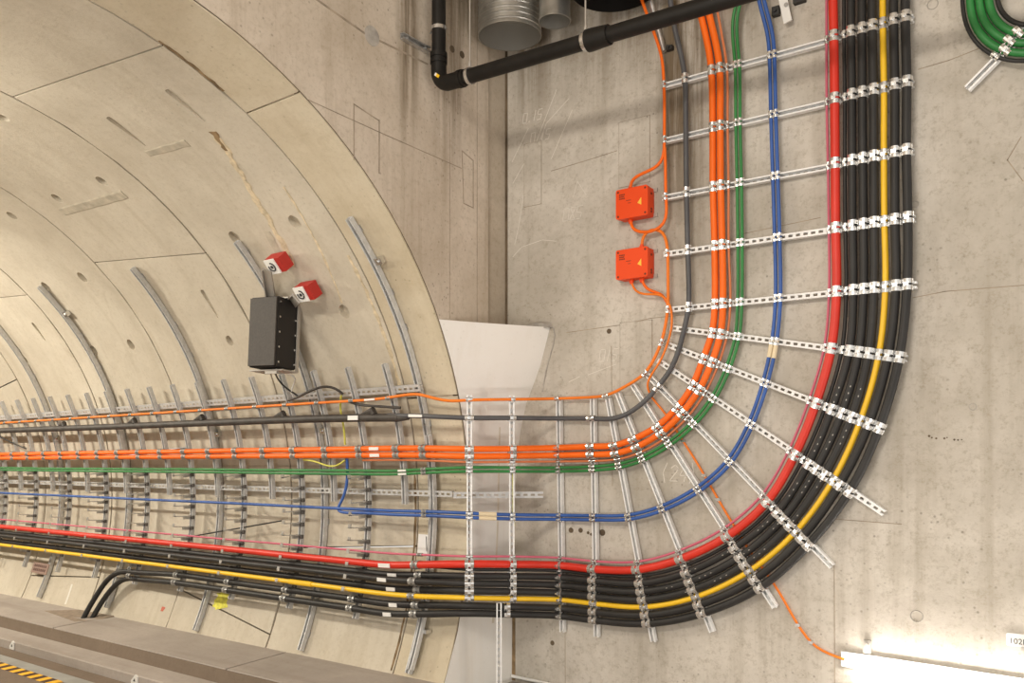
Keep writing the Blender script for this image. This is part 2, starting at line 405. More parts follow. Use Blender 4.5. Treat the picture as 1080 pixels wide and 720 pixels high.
# ---- tunnel lining, ring by ring with real joints and bolt pockets
def lining(name, x1, x0, joints, pockets, slots, mat, gapx=0.011):
    """ring from chainage x1 (near) to x0 (far); joints: (deg at x1, deg at x0); pockets (X,th,rx); slots (X,th0,th1)"""
    mb = MB(); xa, xb = x1 - gapx, x0 + gapx; th_o = 0.24
    bm = mb.bm
    J = sorted(joints)
    J = J + [(J[0][0] + 360, J[0][1] + 360)]
    feats = []
    for (X, th, r) in pockets: feats.append(('p', X, th, r))
    for (X, ta, tb) in slots: feats.append(('s', X, (ta + tb) / 2, (tb - ta) / 2))
    for (a1, a0), (b1, b0) in zip(J, J[1:]):
        # breakpoints in theta for this segment, fanned linearly between its two joints
        gdeg = 0.13
        def lim(X):
            f = (X - xa) / (xb - xa)
            return a1 + (a0 - a1) * f + gdeg, b1 + (b0 - b1) * f - gdeg
        lo = max(lim(xa)[0], lim(xb)[0]); hi = min(lim(xa)[1], lim(xb)[1])
        mine = []
        for f in feats:
            for off in (0, 360, -360):
                hw = 2.2 if f[0] == 'p' else f[3] + 0.8
                if lo + 0.5 < f[2] + off - hw and f[2] + off + hw < hi - 0.5:
                    mine.append((f[0], f[1], f[2] + off, f[3], hw))
        ths = [lo, hi]
        t = math.ceil(lo / 3) * 3
        while t < hi - 0.8:
            if t > lo + 0.8: ths.append(t)
            t += 3
        xs = [xa, xb]
        for f in mine:
            ths = [q for q in ths if not (f[2] - f[4] - 0.7 < q < f[2] + f[4] + 0.7)] + [f[2] - f[4], f[2] + f[4]]
            if f[0] == 's':
                pass
            hx = 0.09
            for q in (f[1] - hx, f[1] + hx):
                if all(abs(q - e) > 0.004 for e in xs): xs.append(q)
        if lo not in ths: ths.append(lo)
        if hi not in ths: ths.append(hi)
        ths = sorted(set(ths)); xs = sorted(xs)
        cells = {}
        for f in mine:
            i0 = min(range(len(xs)), key=lambda i: abs(xs[i] - (f[1] - 0.09)))
            j0 = min(range(len(ths)), key=lambda j: abs(ths[j] - (f[2] - f[4])))
            if xs[i0 + 1] - xs[i0] > 0.1 and ths[j0 + 1] - ths[j0] > 2 * f[4] - 0.1: cells[(i0, j0)] = f
        cache = {}
        def vert(X, th, o=0.0):
            k = (round(X, 5), round(th, 4), round(o, 4))
            if k not in cache: cache[k] = bm.verts.new(TP(X, th, -o))
            return cache[k]
        def TH(i, j):  # theta of grid node: end rows follow the skew joints
            X = xs[i]
            if j == 0: return lim(X)[0]
            if j == len(ths) - 1: return lim(X)[1]
            return ths[j]
        for i in range(len(xs) - 1):
            for j in range(len(ths) - 1):
                c = [(xs[i], TH(i, j)), (xs[i + 1], TH(i + 1, j)), (xs[i + 1], TH(i + 1, j + 1)), (xs[i], TH(i, j + 1))]
                f = cells.get((i, j))
                if not f:
                    bm.faces.new([vert(*q) for q in c]); continue
                N16 = 16; rim, deep = [], []
                for k in range(N16):
                    a = 2 * PI * k / N16 - 3 * PI / 4
                    if f[0] == 'p':
                        px, pt = f[1] + f[3] * math.cos(a), f[2] + math.degrees(f[3] * 1.15 / R) * math.sin(a)
                        dd = 0.05
                    else:
                        sq = lambda q: math.copysign(abs(q) ** 0.5, q)
                        vv = sq(math.sin(a)); wd = 0.035 * (0.62 + 0.38 * vv)
                        px, pt = f[1] + wd * sq(math.cos(a)), f[2] + f[3] * vv
                        dd = 0.006 + 0.028 * (0.5 + 0.5 * vv)
                    rim.append(vert(px, pt)); deep.append(vert(px, pt, dd))
                cor = [vert(*q) for q in c]
                for q in range(4):
                    for k in range(4):
                        bm.faces.new((cor[q], rim[(4 * q + k) % 16 - 0], rim[(4 * q + k + 1) % 16])) if False else None
                # corner q sits at angle -135+90q; rim index 4q is at that angle
                for q in range(4):
                    for k in (-2, -1, 0, 1):
                        bm.faces.new((cor[q], rim[(4 * q + k) % 16], rim[(4 * q + k + 1) % 16]))
                    bm.faces.new((cor[q], rim[(4 * q + 2) % 16], cor[(q + 1) % 4]))
                for k in range(16):
                    bm.faces.new((rim[k], rim[(k + 1) % 16], deep[(k + 1) % 16], deep[k]))
                bm.faces.new(deep)
        # edges of the segment go back into the ground
        nx, nt_ = len(xs) - 1, len(ths) - 1
        bor = [(i, 0) for i in range(nx)] + [(nx, j) for j in range(nt_)] + [(i, nt_) for i in range(nx, 0, -1)] + [(0, j) for j in range(nt_, 0, -1)]
        for a, b in zip(bor, bor[1:] + bor[:1]):
            pa, pb = (xs[a[0]], TH(*a)), (xs[b[0]], TH(*b))
            bm.faces.new((vert(*pa), vert(*pb), vert(*pb, th_o), vert(*pa, th_o)))
    return struct(mb.build(name, mat, smooth=28))

POCK = [-58.5 + 15.02 * k for k in range(20)]
def auto_joints(a1, a0, seed):
    out = [(a1, a0)]; rnd = random.Random(seed); s = 1
    th1, th0 = a1, a0
    for k in range(5):
        w = 62 - 4 * (k % 2)
        s = -s; sk = 2.0 * s
        out.append((a1 + 58 * (k + 1) + sk, a0 + 58 * (k + 1) - sk))
    return out
lining('wall_collar', -0.008, RINGS[0], [(17.0, 17.0), (63.2, 63.2), (137, 137), (197, 197), (257, 257), (317, 317)], [], [], M['collar'], 0.004)
RJ = [[(75.2, 78.6), (133, 136), (190, 188), (245, 248), (300, 302), (354.0, 352)],
      [(45.3, 48.7), (107, 104), (165, 168), (222, 219), (280, 283), (336.9, 342.1)],
      [(76, 79), (132, 130), (190, 193), (250, 248), (300, 302), (10, 8)],
      [(45.9, 48.4), (105, 102), (165, 168), (225, 222), (285, 288), (-18, -20)],
      [(27.6, 23.4), (87, 90), (147, 144), (207, 210), (267, 264), (323, 325)]]
for k in range(9):
    x1, x0 = RINGS[k], RINGS[k + 1]
    pk, sl = [], []
    if k < 6:
        for th in (1.5, 16.5, 31.6, 46.6, 61.7, 76.8):
            for dx in (0.40, 1.16):
                if th < 20 or (k == 0 and th > 50): continue
                if k == 0 and th < 35 and dx > 1: continue
                pk.append((x1 - dx, th, 0.054 if th < 50 else 0.046))
    if k == 0: sl = [(x1 - 0.40, 64.2, 70.2), (x1 - 1.16, 64.2, 70.2)]
    if k == 1: sl = [(x1 - 0.40, 33.9, 39.4)]; pk = [q for q in pk if not (abs(q[1] - 31.6) < 1 and q[0] > x1 - 0.6)] + [(x1 - 0.40, 29.6, 0.045)]
    if k == 3: sl = [(x1 - 0.40, 35.3, 39.9)]; pk = [q for q in pk if not (abs(q[1] - 31.6) < 1 and q[0] > x1 - 0.6)]
    lining('wall_lining.%03d' % k if k else 'wall_lining', x1, x0, RJ[k % 5], pk, sl, M['tunnel'])
mb = MB(); mb.abox((-15.5, -3.4, -3.6), (-15.2, 3.4, 3.4)); struct(mb.build('wall_end', M['tunnel']))
# brown stained packing deep in the ring joints
mb = MB()
for x in [-0.036] + RINGS:
    pts = [TP(x, th, -0.016) for th in range(-60, 242, 3)]
    mb.sweep(pts, [(V((1, 0, 0)), TN(th)) for th in range(-60, 242, 3)], [(-0.03, 0.004), (0.03, 0.004), (0.03, -0.02), (-0.03, -0.02)])
struct(mb.build('trim_ring_packing', M['joint'], smooth=30))

# ---- benches along the tunnel wall
def extrude_profile(prof, x0, x1, name, mat):
    mb = MB()
    a = [mb.bm.verts.new((x0, y, z + G * x0)) for y, z in prof]; b = [mb.bm.verts.new((x1, y, z + G * x1)) for y, z in prof]
    for i in range(len(prof)):
        j = (i + 1) % len(prof); mb.bm.faces.new((a[i], a[j], b[j], b[i]))
    mb.bm.faces.new(a[::-1]); mb.bm.faces.new(b)
    return mb.build(name, mat)
bench_cuts = [(-15.0, -7.9), (-7.88, -4.905), (-4.885, -1.89), (-1.87, -0.02)]
for i, (a, b) in enumerate(bench_cuts):
    struct(extrude_profile([(3.0, -1.325), (2.17, -1.345), (2.165, -1.352), (2.165, -1.72), (3.0, -1.72)], a, b, 'floor_bench' + ('.%03d' % i if i else ''), M['bench']))
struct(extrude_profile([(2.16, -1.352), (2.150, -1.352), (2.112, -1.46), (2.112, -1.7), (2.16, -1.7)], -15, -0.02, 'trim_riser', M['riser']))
struct(extrude_profile([(2.11, -1.455), (1.885, -1.465), (1.875, -1.475), (1.86, -1.7), (2.11, -1.7)], -15, -0.02, 'floor_ledge', M['bench']))
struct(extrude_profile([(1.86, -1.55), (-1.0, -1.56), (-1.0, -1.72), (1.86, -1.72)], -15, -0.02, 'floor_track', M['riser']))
mb = MB(); P_ = [(-5.95, 2.55), (-5.55, 2.77), (-4.85, 2.80), (-4.86, 2.62), (-5.0, 2.44), (-5.5, 2.50)]
va = [mb.bm.verts.new((x, y, -1.336 + G * x + (0.018 if 0 < i < 3 else 0))) for i, (x, y) in enumerate(P_)]; vb = [mb.bm.verts.new((v.co.x, v.co.y, v.co.z - .03)) for v in va]
mb.bm.faces.new(va); mb.bm.faces.new(vb[::-1])
for i in range(6): mb.bm.faces.new((va[i], va[(i + 1) % 6], vb[(i + 1) % 6], vb[i]))
mb.build('pit_shade_plate', M['pit_shade'], bpy.data.objects['floor_bench.001'])  # flat dark plate on the bench, painted shade in place of a real pit
mb = MB(); mb.abox((-0.35, -6.0, 4.9), (7.5, YW + 0.3, 5.2)); struct(mb.build('ceiling', M['strip']))
mb = MB(); mb.abox((-0.02, -5.5, -1.75), (7.5, YW, -1.48)); struct(mb.build('floor', M['bench']))

# ---- pale cast infill that closes the corner between tunnel edge and side wall
edge = [(0.435, 1.476), (0.40, 1.36), (0.341, 1.171), (0.26, 0.99), (0.197, 0.862), (0.145, 0.66), (0.119, 0.506), (0.092, 0.25), (0.080, 0.027), (0.066, -0.25), (0.060, -0.534), (0.054, -0.95), (0.05, -1.485)]
mb = MB(); cols = []
for x, z in edge:
    z_ = min(z, 1.476)
    yt = math.sqrt(max(R * R - z_ * z_, 0)) + 0.006
    row = []
    for f in (0, 0.2, 0.4, 0.6, 0.8, 1.0):
        y = yt + (YW - 0.0005 - yt) * f
        xx = x * (f ** 1.15)
        row.append(mb.bm.verts.new((xx + 0.0015, y, z)))
    cols.append(row)
for a, b in zip(cols, cols[1:]):
    for i in range(5): mb.bm.faces.new((a[i], a[i + 1], b[i + 1], b[i]))
cols_co = [[v.co.copy() for v in r] for r in cols]
back = [mb.bm.verts.new((0.0012, YW - 0.001, r[0].co.z)) for r in cols]
bl = [mb.bm.verts.new((0.0012, r[0].co.y, r[0].co.z)) for r in cols]
mb.bm.faces.new(cols[0] + [back[0], bl[0]]); mb.bm.faces.new(cols[-1] + [back[-1], bl[-1]])
infill = struct(mb.build('wall_infill', M['infill'], smooth=25))
mb = MB(); ca, cb = [], []
for r_ in cols_co[5:-1]:
    p, q = r_[3], r_[4]; a = p.lerp(q, .05 + random.uniform(-.03, .03)); b = p.lerp(q, .22 + random.uniform(-.06, .06)); nn = V((0.95, -.3, 0)) * .002
    ca.append((a + nn, b + nn, b, a))
rows = [[mb.bm.verts.new(p) for p in r_] for r_ in ca]
for a, b in zip(rows, rows[1:]):
    for i in range(4): mb.bm.faces.new((a[i], a[(i + 1) % 4], b[(i + 1) % 4], b[i]))
mb.bm.faces.new(rows[0]); mb.bm.faces.new(rows[-1][::-1])
mb.build('water_stain', M['water'], infill)
mb = MB(); mb.abox((0.052, YW - .004, -1.47), (0.085, YW + .001, -0.80)); mb.build('joint_gap', M['rust'], wall)
# grey mortar hump on its top
mb = MB()
hump = []
for k in range(13):
    a = PI * k / 12
    hump.append((0.33 + 0.135 * math.cos(a), 1.468 + 0.062 * math.sin(a) ** 0.6))
va = [mb.bm.verts.new((x, YW - 0.001, z)) for x, z in hump]; vb = [mb.bm.verts.new((x * 0.92 + 0.02, YW - 0.05, 1.468 + (z - 1.468) * 0.7)) for x, z in hump]
for i in range(12): mb.bm.faces.new((va[i], va[i + 1], vb[i + 1], vb[i]))
mb.bm.faces.new(vb); mb.bm.faces.new(va[::-1])
mb.build('mortar_patch', M['mortar'], wall, smooth=40)
mb = MB()
mb.sweep([V((x, YW - 0.001, z)) for x, z in ((0.47, 1.47), (0.485, 1.40), (0.47, 1.33), (0.43, 1.22), (0.40, 1.12), (0.36, 0.95))], [(V((1, 0, 0)), V((0, -1, 0)))] * 6, [(-0.006, 0), (0.006, 0), (0.004, 0.004), (-0.004, 0.004)])
mb.build('grout_edge', M['mortar'], wall)

# ---- marks on the side wall: formwork joints, patches, chalk
def wall_strip(mb, pts, w=0.008, t=0.0025):
    P = [V((x, YW, z)) for x, z in pts]
    for a, b in zip(P, P[1:]):
        tg = (b - a).normalized(); mb.box((a + b) / 2 - V((0, t / 2, 0)), tg, (0, 1, 0), tg.cross(V((0, 1, 0))), (b - a).length + w, t, w)
mb = MB()
for l in ([(2.69, -0.27), (2.695, -1.47)], [(3.17, 1.44), (3.35, 1.46), (3.9, 1.45)], [(3.20, 2.86), (3.37, 2.87), (3.55, 2.90)], [(2.70, 0.03), (3.1, 0.02)],
          [(0.45, 2.75), (0.8, 2.77), (1.06, 2.79)], [(0.60, 1.42), (1.09, 1.44), (1.35, 1.47), (1.7, 1.47)], [(1.01, 1.28), (1.02, 0.2)], [(2.05, 2.0), (2.6, 2.03)],
          [(0.58, -0.2), (0.585, -1.47)], [(3.75, 2.32), (3.68, 2.2), (3.76, 2.06)]):
    wall_strip(mb, l, 0.005, 0.0015)
mb.build('formwork_joint', M['groove'], wall)
def patch(x0, x1, z0, z1, nm='wall_patch', mat='wall'):
    mb = MB(); mb.abox((x0, YW - 0.004, z0), (x1, YW + 0.01, z1)); o = mb.build(nm, M[mat], wall)
    mb = MB(); wall_strip(mb, [(x0, z0), (x1, z0), (x1, z1), (x0, z1), (x0, z0)], 0.007, 0.003); mb.build('patch_outline', M['groove'], o)
patch(0.18, 0.35, 2.50, 3.02); patch(1.08, 1.34, 2.50, 3.0); patch(1.09, 1.36, 0.9, 1.455)
def stroke(mb, pts, w=0.009):
    wall_strip(mb, pts, w, 0.0012)
mb = MB()
def glyph(ch, x, z, h, slant=0.15):
    S = {'0': [[(0, 0), (0, 1), (.5, 1), (.5, 0), (0, 0)]], '1': [[(.2, 0), (.3, 1)]], '8': [[(0, 0), (.5, 1), (0, 1), (.5, 0), (0, 0)]], '5': [[(.5, 1), (.05, 1), (0, .55), (.5, .45), (.4, 0), (0, 0)]],
         '2': [[(0, .8), (.25, 1), (.5, .75), (0, 0), (.5, 0)]], '4': [[(.3, 1), (0, .35), (.5, .35)], [(.4, .6), (.35, 0)]], '(': [[(.3, 1.1), (.1, .5), (.3, -.1)]], ')': [[(.1, 1.1), (.3, .5), (.1, -.1)]], '.': [[(.2, 0), (.25, .05)]]}[ch]
    for l in S: stroke(mb, [(x + h * (a + slant * b), z + h * b) for a, b in l], 0.006)
def write(s, x, z, h, adv=0.62):
    for i, ch in enumerate(s): glyph(ch, x + i * h * adv, z, h)
write('085', 0.56, 2.32, 0.10); write('015', 0.90, 1.17, 0.09); write('(24)', 1.43, 0.25, 0.12); write('0.15', 0.16, 3.20, 0.08); write('0.15', 0.24, 3.02, 0.08)
for l in ([(0.06, 2.72), (0.3, 3.02), (0.5, 3.4)], [(0.05, 2.9), (0.22, 3.15)], [(0.2, 2.72), (0.4, 3.15), (0.62, 3.3)], [(0.45, 2.85), (0.65, 3.2)], [(0.08, 2.2), (0.12, 2.35), (0.17, 2.6)],
          [(0.06, 2.1), (0.15, 2.17), (0.36, 2.2), (0.5, 2.17)], [(0.62, 1.02), (0.72, 1.06)], [(0.8, 1.07), (1.05, 1.14)], [(0.66, 2.5), (0.7, 2.62), (0.78, 2.5)]):
    stroke(mb, l, 0.005)
mb.build('chalk_marking', M['chalk'], wall)
mb = MB()
for x, z, s in ((0.64, -0.17, .022), (0.73, -0.165, .02), (0.93, -0.17, .026), (0.80, -0.18, .012), (0.83, -0.19, .012), (3.0, 0.72, .012), (3.26, 0.575, .007), (3.275, 0.565, .005), (3.30, 0.56, .006), (3.345, 0.56, .006), (3.36, 0.565, .004), (3.40, 0.552, .006), (3.42, 0.55, .005), (3.44, 0.552, .004), (0.46, -1.1, .02), (0.99, 1.4, .02)):
    mb.tube([V((x, YW + 0.001, z)), V((x, YW - 0.003, z))], s, 12)
mb.build('bolt_hole', M['joint'], wall)
mb = MB()
for x, z, s in ((3.19, -0.55, .035), (3.18, 2.02, .022), (3.28, 3.24, .03), (3.5, 0.75, .02)):
    mb.tube([V((x + s * math.cos(2 * PI * k / 20), YW - 0.001, z + s * math.sin(2 * PI * k / 20))) for k in range(21)], 0.003, 6)
mb.build('plug_ring', M['mortar'], wall)
# marks on the portal wall
def pstrip(mb, pts, w=0.007, t=0.0025):
    P = [V((0, y, z)) for y, z in pts]
    for a, b in zip(P, P[1:]):
        tg = (b - a).normalized(); mb.box((a + b) / 2 + V((t / 2, 0, 0)), tg, (1, 0, 0), tg.cross(V((1, 0, 0))), (b - a).length + w, t, w)
mb = MB()
pstrip(mb, [(3.01, 2.84), (3.15, 2.80), (3.15, 2.42), (3.03, 2.43), (3.01, 2.84)]); pstrip(mb, [(1.86, 2.84), (2.10, 2.80), (2.10, 2.43)]); pstrip(mb, [(1.86, 2.84), (1.86, 2.46)])
pstrip(mb, [(1.47, 2.74), (2.1, 2.72), (3.0, 2.70)], 0.005); pstrip(mb, [(1.35, 3.44), (1.97, 3.36), (2.6, 3.38)], 0.014); pstrip(mb, [(2.86, 1.5), (2.86, 3.1)], 0.003); pstrip(mb, [(3.2, 1.5), (3.2, 4.0)], 0.003)
mb.build('formwork_joint', M['groove'], portal)
mb = MB()
for y, z, s in ((2.89, 3.60, .028), (3.01, 3.60, .028)):
    mb.tube([V((-0.01, y, z)), V((0.003, y, z))], s, 14)
mb.build('bolt_hole', M['joint'], portal)
mb = MB()
mb.tube([V((-0.01, 2.03, 3.37)), V((0.003, 2.03, 3.37))], 0.07, 16)
mb.build('filled_hole', M['mortar'], portal)

# ---- marks on the lining
def surf_strip(mb, path, w, t=0.004, jitter=0.0):
    pts = []; fr = []
    for (X, th) in path:
        pts.append(TP(X, th, 0))
    n = len(pts)
    for i, (X, th) in enumerate(path):
        tg = (pts[min(i + 1, n - 1)] - pts[max(i - 1, 0)]).normalized(); B = TN(th); fr.append((tg.cross(B).normalized(), B))
    rings = []
    for i in range(n):
        A, B = fr[i]; wl = w * (1 + random.uniform(-jitter, jitter)); t = max(t, 0.0045); wr = w * (1 + random.uniform(-jitter, jitter))
        rings.append([mb.bm.verts.new(pts[i] + A * a + B * b) for a, b in ((-wl, -0.002), (wr, -0.002), (wr * .6, t), (-wl * .6, t))])
    for a, b in zip(rings, rings[1:]):
        for i in range(4):
            j = (i + 1) % 4; mb.bm.faces.new((a[i], a[j], b[j], b[i]))
    mb.bm.faces.new(rings[0][::-1]); mb.bm.faces.new(rings[-1])
def lerp_path(a, b, n):
    return [(a[0] + (b[0] - a[0]) * i / n, a[1] + (b[1] - a[1]) * i / n) for i in range(n + 1)]
lin0 = bpy.data.objects['wall_lining']; lin1 = bpy.data.objects['wall_lining.001']; col0 = bpy.data.objects['wall_collar']
mb = MB(); surf_strip(mb, lerp_path((-0.985, 62.0), (-1.17, 51.5), 14) + lerp_path((-1.17, 51.0), (-1.26, 40), 14)[1:], 0.034, 0.006, 0.6); mb.build('grout_repair', M['grout'], lin0)
mb = MB(); surf_strip(mb, lerp_path((-0.975, 62.6), (-1.02, 59.5), 6), 0.030, 0.008, 0.6); mb.build('rust_stain', M['rust'], lin0)
mb = MB(); surf_strip(mb, lerp_path((-0.80, 52), (-0.93, 33), 24), 0.012, 0.003, 0.6); surf_strip(mb, lerp_path((-0.62, 40), (-0.60, 18), 26), 0.02, 0.004, 0.6); mb.build('grout_seam', M['grout'], lin0)
mb = MB(); surf_strip(mb, lerp_path((-0.535, 76), (-0.54, 67), 12), 0.013, 0.004, 0.7); surf_strip(mb, lerp_path((-0.58, 5), (-0.58, -25), 26), 0.014, 0.003, 0.5); mb.build('rust_stain', M['rust'], col0)
mb = MB(); surf_strip(mb, lerp_path((-3.50, 59.2), (-2.50, 58.4), 10), 0.055, 0.002, 0.1); mb.build('repair_band', M['band'], lin1)
mb = MB(); surf_strip(mb, lerp_path((-1.78, 63.1), (-1.30, 62.4), 6), 0.04, 0.002, 0.15); mb.build('repair_band', M['band'], lin0)
mb = MB(); surf_strip(mb, lerp_path((-1.30, 46.3), (-1.36, 40.8), 10), 0.05, 0.002, 0.2); mb.build('repair_band', M['band'], lin0)
mb = MB(); surf_strip(mb, lerp_path((-6.007, -20.4), (-5.978, -24.9), 6), 0.022, 0.003); mb.build('white_stripe', M['whitemark'], bpy.data.objects['wall_lining.003'])
mb = MB(); surf_strip(mb, lerp_path((-3.06, -17.2), (-3.02, -20.2), 8), 0.13, 0.002, 0.25); mb.build('paint_mark', M['lime'], lin1)
mb = MB(); surf_strip(mb, lerp_path((-4.0, -21.7), (-4.0, -22.6), 3), 0.05, 0.002, 0.5); mb.build('paint_mark', M['redmark'], bpy.data.objects['wall_lining.002'])

# ================================================================== CABLE SUPPORTS ON THE SIDE WALL
RAILS = {'R1': ((1.475, 3.165), (3.181, 3.165)), 'R2': ((1.475, 2.76), (3.181, 2.76)), 'R3': ((1.475, 2.34), (3.181, 2.34)), 'R4': ((1.485, 1.922), (3.19, 1.922)), 'R5': ((1.5, 1.51), (3.2, 1.51)),
         'R6': ((1.537, 1.376), (3.143, 1.058)), 'R7': ((1.507, 1.259), (3.005, 0.622)), 'R8': ((1.437, 1.144), (3.01, 0.088)), 'R9': ((1.335, 1.057), (2.69, -.276)), 'R10': ((1.215, .984), (2.313, -.587)),
         'R11': ((1.092, .916), (1.862, -.815)), 'R12': ((1.009, .875), (1.398, -.947)), 'R13': ((.873, .887), (.907, -.979)), 'R14': ((.554, .897), (.59, -.984))}
CB = ['A', 'grey', 'o1', 'o2', 'o3', 'g', 'b', 'pink', 'red', 'thin', 'b1', 'b2', 'b3', 'y', 'b4', 'b5']
S = {'R1': [0.022, 0.191, 0.397, 0.458, 0.506, 0.582, 0.826, 1.187, 1.238, 1.298, 1.344, 1.411, 1.473, 1.535, 1.599, 1.667],
 'R2': [0.025, 0.198, 0.406, 0.461, 0.51, 0.586, 0.836, 1.188, 1.244, 1.303, 1.349, 1.413, 1.481, 1.542, 1.606, 1.675],
 'R3': [0.033, 0.203, 0.408, 0.465, 0.517, 0.596, 0.849, 1.196, 1.247, 1.303, 1.351, 1.416, 1.483, 1.541, 1.606, 1.673],
 'R4': [0.035, 0.203, 0.41, 0.466, 0.507, 0.591, 0.852, 1.192, 1.24, 1.296, 1.343, 1.41, 1.475, 1.534, 1.597, 1.671],
 'R5': [0.027, 0.195, 0.397, 0.457, 0.506, 0.574, 0.843, 1.178, 1.231, 1.287, 1.333, 1.397, 1.46, 1.525, 1.588, 1.653],
 'R6': [-0.018, 0.125, 0.347, 0.411, 0.454, 0.531, 0.796, 1.132, 1.184, 1.247, 1.298, 1.357, 1.419, 1.478, 1.536, 1.602],
 'R7': [-0.034, 0.123, 0.327, 0.399, 0.446, 0.523, 0.812, 1.132, 1.189, 1.25, 1.296, 1.366, 1.432, 1.488, 1.546, 1.613],
 'R8': [-0.004, 0.14, 0.355, 0.414, 0.458, 0.533, 0.863, 1.18, 1.237, 1.292, 1.343, 1.403, 1.468, 1.53, 1.582, 1.656],
 'R9': [0.011, 0.16, 0.383, 0.439, 0.486, 0.551, 0.933, 1.258, 1.318, 1.366, 1.415, 1.472, 1.534, 1.588, 1.644, 1.706],
 'R10': [0.006, 0.192, 0.405, 0.462, 0.508, 0.561, 0.959, 1.289, 1.350, 1.399, 1.444, 1.514, 1.575, 1.628, 1.693, 1.758],
 'R11': [-0.007, 0.194, 0.39, 0.455, 0.503, 0.552, 0.949, 1.28, 1.341, 1.395, 1.445, 1.513, 1.575, 1.628, 1.687, 1.75],
 'R12': [-0.018, 0.167, 0.372, 0.434, 0.480, 0.53, 0.926, 1.265, 1.322, 1.372, 1.424, 1.486, 1.548, 1.602, 1.662, 1.724],
 'R13': [-0.0, 0.165, 0.383, 0.447, 0.497, 0.555, 0.938, 1.276, 1.335, 1.376, 1.424, 1.486, 1.548, 1.603, 1.667, 1.731],
 'R14': [0.011, 0.17, 0.405, 0.465, 0.515, 0.579, 0.961, 1.285, 1.342, 1.388, 1.437, 1.501, 1.564, 1.618, 1.685, 1.745]}
RAD = {'A': .013, 'grey': .019, 'o1': .0242, 'o2': .0242, 'o3': .009, 'g': .0125, 'b': .0135, 'pink': .009, 'red': .030, 'thin': .013, 'b1': .027, 'b2': .027, 'b3': .028, 'y': .020, 'b4': .028, 'b5': .028}
PAIR = {'g': .0150, 'b': .0165}
# stations where the cables leave the wall for the tunnel (vertical rails in front of the infill)
Z540 = [0.87, 0.726, 0.486, 0.430, 0.383, 0.324, -0.045, -0.355, -0.413, -0.459, -0.507, -0.565, -0.625, -0.682, -0.744, -0.802]
Z495 = [0.865, 0.723, 0.484, 0.428, 0.383, 0.328, -0.025, -0.340, -0.395, -0.440, -0.488, -0.544, -0.602, -0.656, -0.715, -0.773]
Y540, X540 = 3.16, 0.381
Y495, X495 = 2.88, 0.182
RD = 0.041
YFACE = YW - 0.022 - RD      # face of the rails towards the room
wall_rail_list = []
def label_rail(k):
    n = int(k[1:])
    if n <= 5: return '%s horizontal slotted rail from the top on the side wall, under the riser cables' % ORD[n - 1]
    if n <= 12: return '%s sloping slotted rail of the fan under the bend, counted clockwise from its flattest' % ORD[n - 6]
    return {13: 'upright slotted rail on the side wall nearest the start of the bend, behind all cables', 14: 'upright slotted rail on the bare side wall just beside the pale infill'}[n]
for k, (a, b) in RAILS.items():
    A = V((a[0], YW - 0.022, a[1])); B = V((b[0], YW - 0.022, b[1])); tg = (B - A).normalized()
    lab = label_rail(k)
    t = thing('slotted_rail', lab, 'rail', A, 'slotted rails on the side wall')
    mb = MB(); pts = [A.lerp(B, i / 4) for i in range(5)]
    channel(mb, pts, [V((0, -1, 0))] * 5, flip=k in ('R4', 'R5', 'R6', 'R7', 'R8'))
    mb.build('rail_channel', M['galv'], t, shift=None).location = -A
    for f in (0.09, 0.5, 0.93):                     # spacers to the wall
        mb = MB(); p = A.lerp(B, f); mb.box(p + V((0, 0.0105, 0)), tg, (0, 1, 0), tg.cross(V((0, 1, 0))), 0.05, 0.023, 0.036)
        mb.build('wall_spacer', M['galv_dull'], t).location = -A
    zax = V((0, -1, 0)); yax = zax.cross(tg)
    for c, s in zip(CB, S[k]):
        if c == 'A' and k in ('R6',): continue
        if c == 'grey' and k not in ('R1', 'R3', 'R4', 'R5', 'R9', 'R13'): continue
        if c == 'A' and k in ('R10', 'R11', 'R13', 'R8'): continue
        for d in ((-1, 1) if c in PAIR else (0,)):
            r = RAD[c]; p = A + tg * (s + d * PAIR.get(c, 0)); p.y = YFACE - r - 0.002
            place(clamp_mesh(r), 'cable_clamp', t, basis(tg, yax, zax, p))
    wall_rail_list.append(t)

# two upright rails standing clear of the infill, carried on arms
def free_rail(lab, X, Y, zt, zb, zs, cabs, arm):
    A = V((X, Y, zt)); B = V((X, Y, zb))
    t = thing('slotted_rail', lab, 'rail', A, 'upright rails in front of the infill')
    out = V((0.62, -0.785, 0)).normalized()
    side = V((0, 0, 1)).cross(out)
    mb = MB(); channel(mb, [A.lerp(B, i / 4) for i in range(5)], [out] * 5)
    mb.build('rail_channel', M['galv'], t).location = -A
    for z in (zt - 0.12, (zt + zb) / 2, zb + 0.08):
        mb = MB(); mb.box(A.lerp(B, 0) * 0 + V((X, Y, z)) - out * (arm / 2), out, side, (0, 0, 1), arm, 0.03, 0.03)
        mb.build('stand_off_arm', M['galv_dull'], t).location = -A
    for c, z in zip(cabs, zs):
        for d in ((-1, 1) if c in PAIR else (0,)):
            r = RAD[c]
            p = V((X, Y, z + d * PAIR.get(c, 0))) + out * (RD + r + 0.002)
            place(clamp_mesh(r), 'cable_clamp', t, basis(V((0, 0, -1)), out.cross(V((0, 0, -1))), out, p))
    return t, out
O_ = V((0.62, -0.785, 0)).normalized()
off = O_ * (RD + 0.027)
free_rail('upright slotted rail crossing the pale infill on its wall side', X540 - off.x, Y540 - off.y, 0.90, -0.72, Z540[:14], CB[:14], 0.22)
free_rail('upright slotted rail at the tunnel edge of the pale infill', X495 - off.x, Y495 - off.y, 0.90, -0.70, Z495[:14], CB[:14], 0.12)
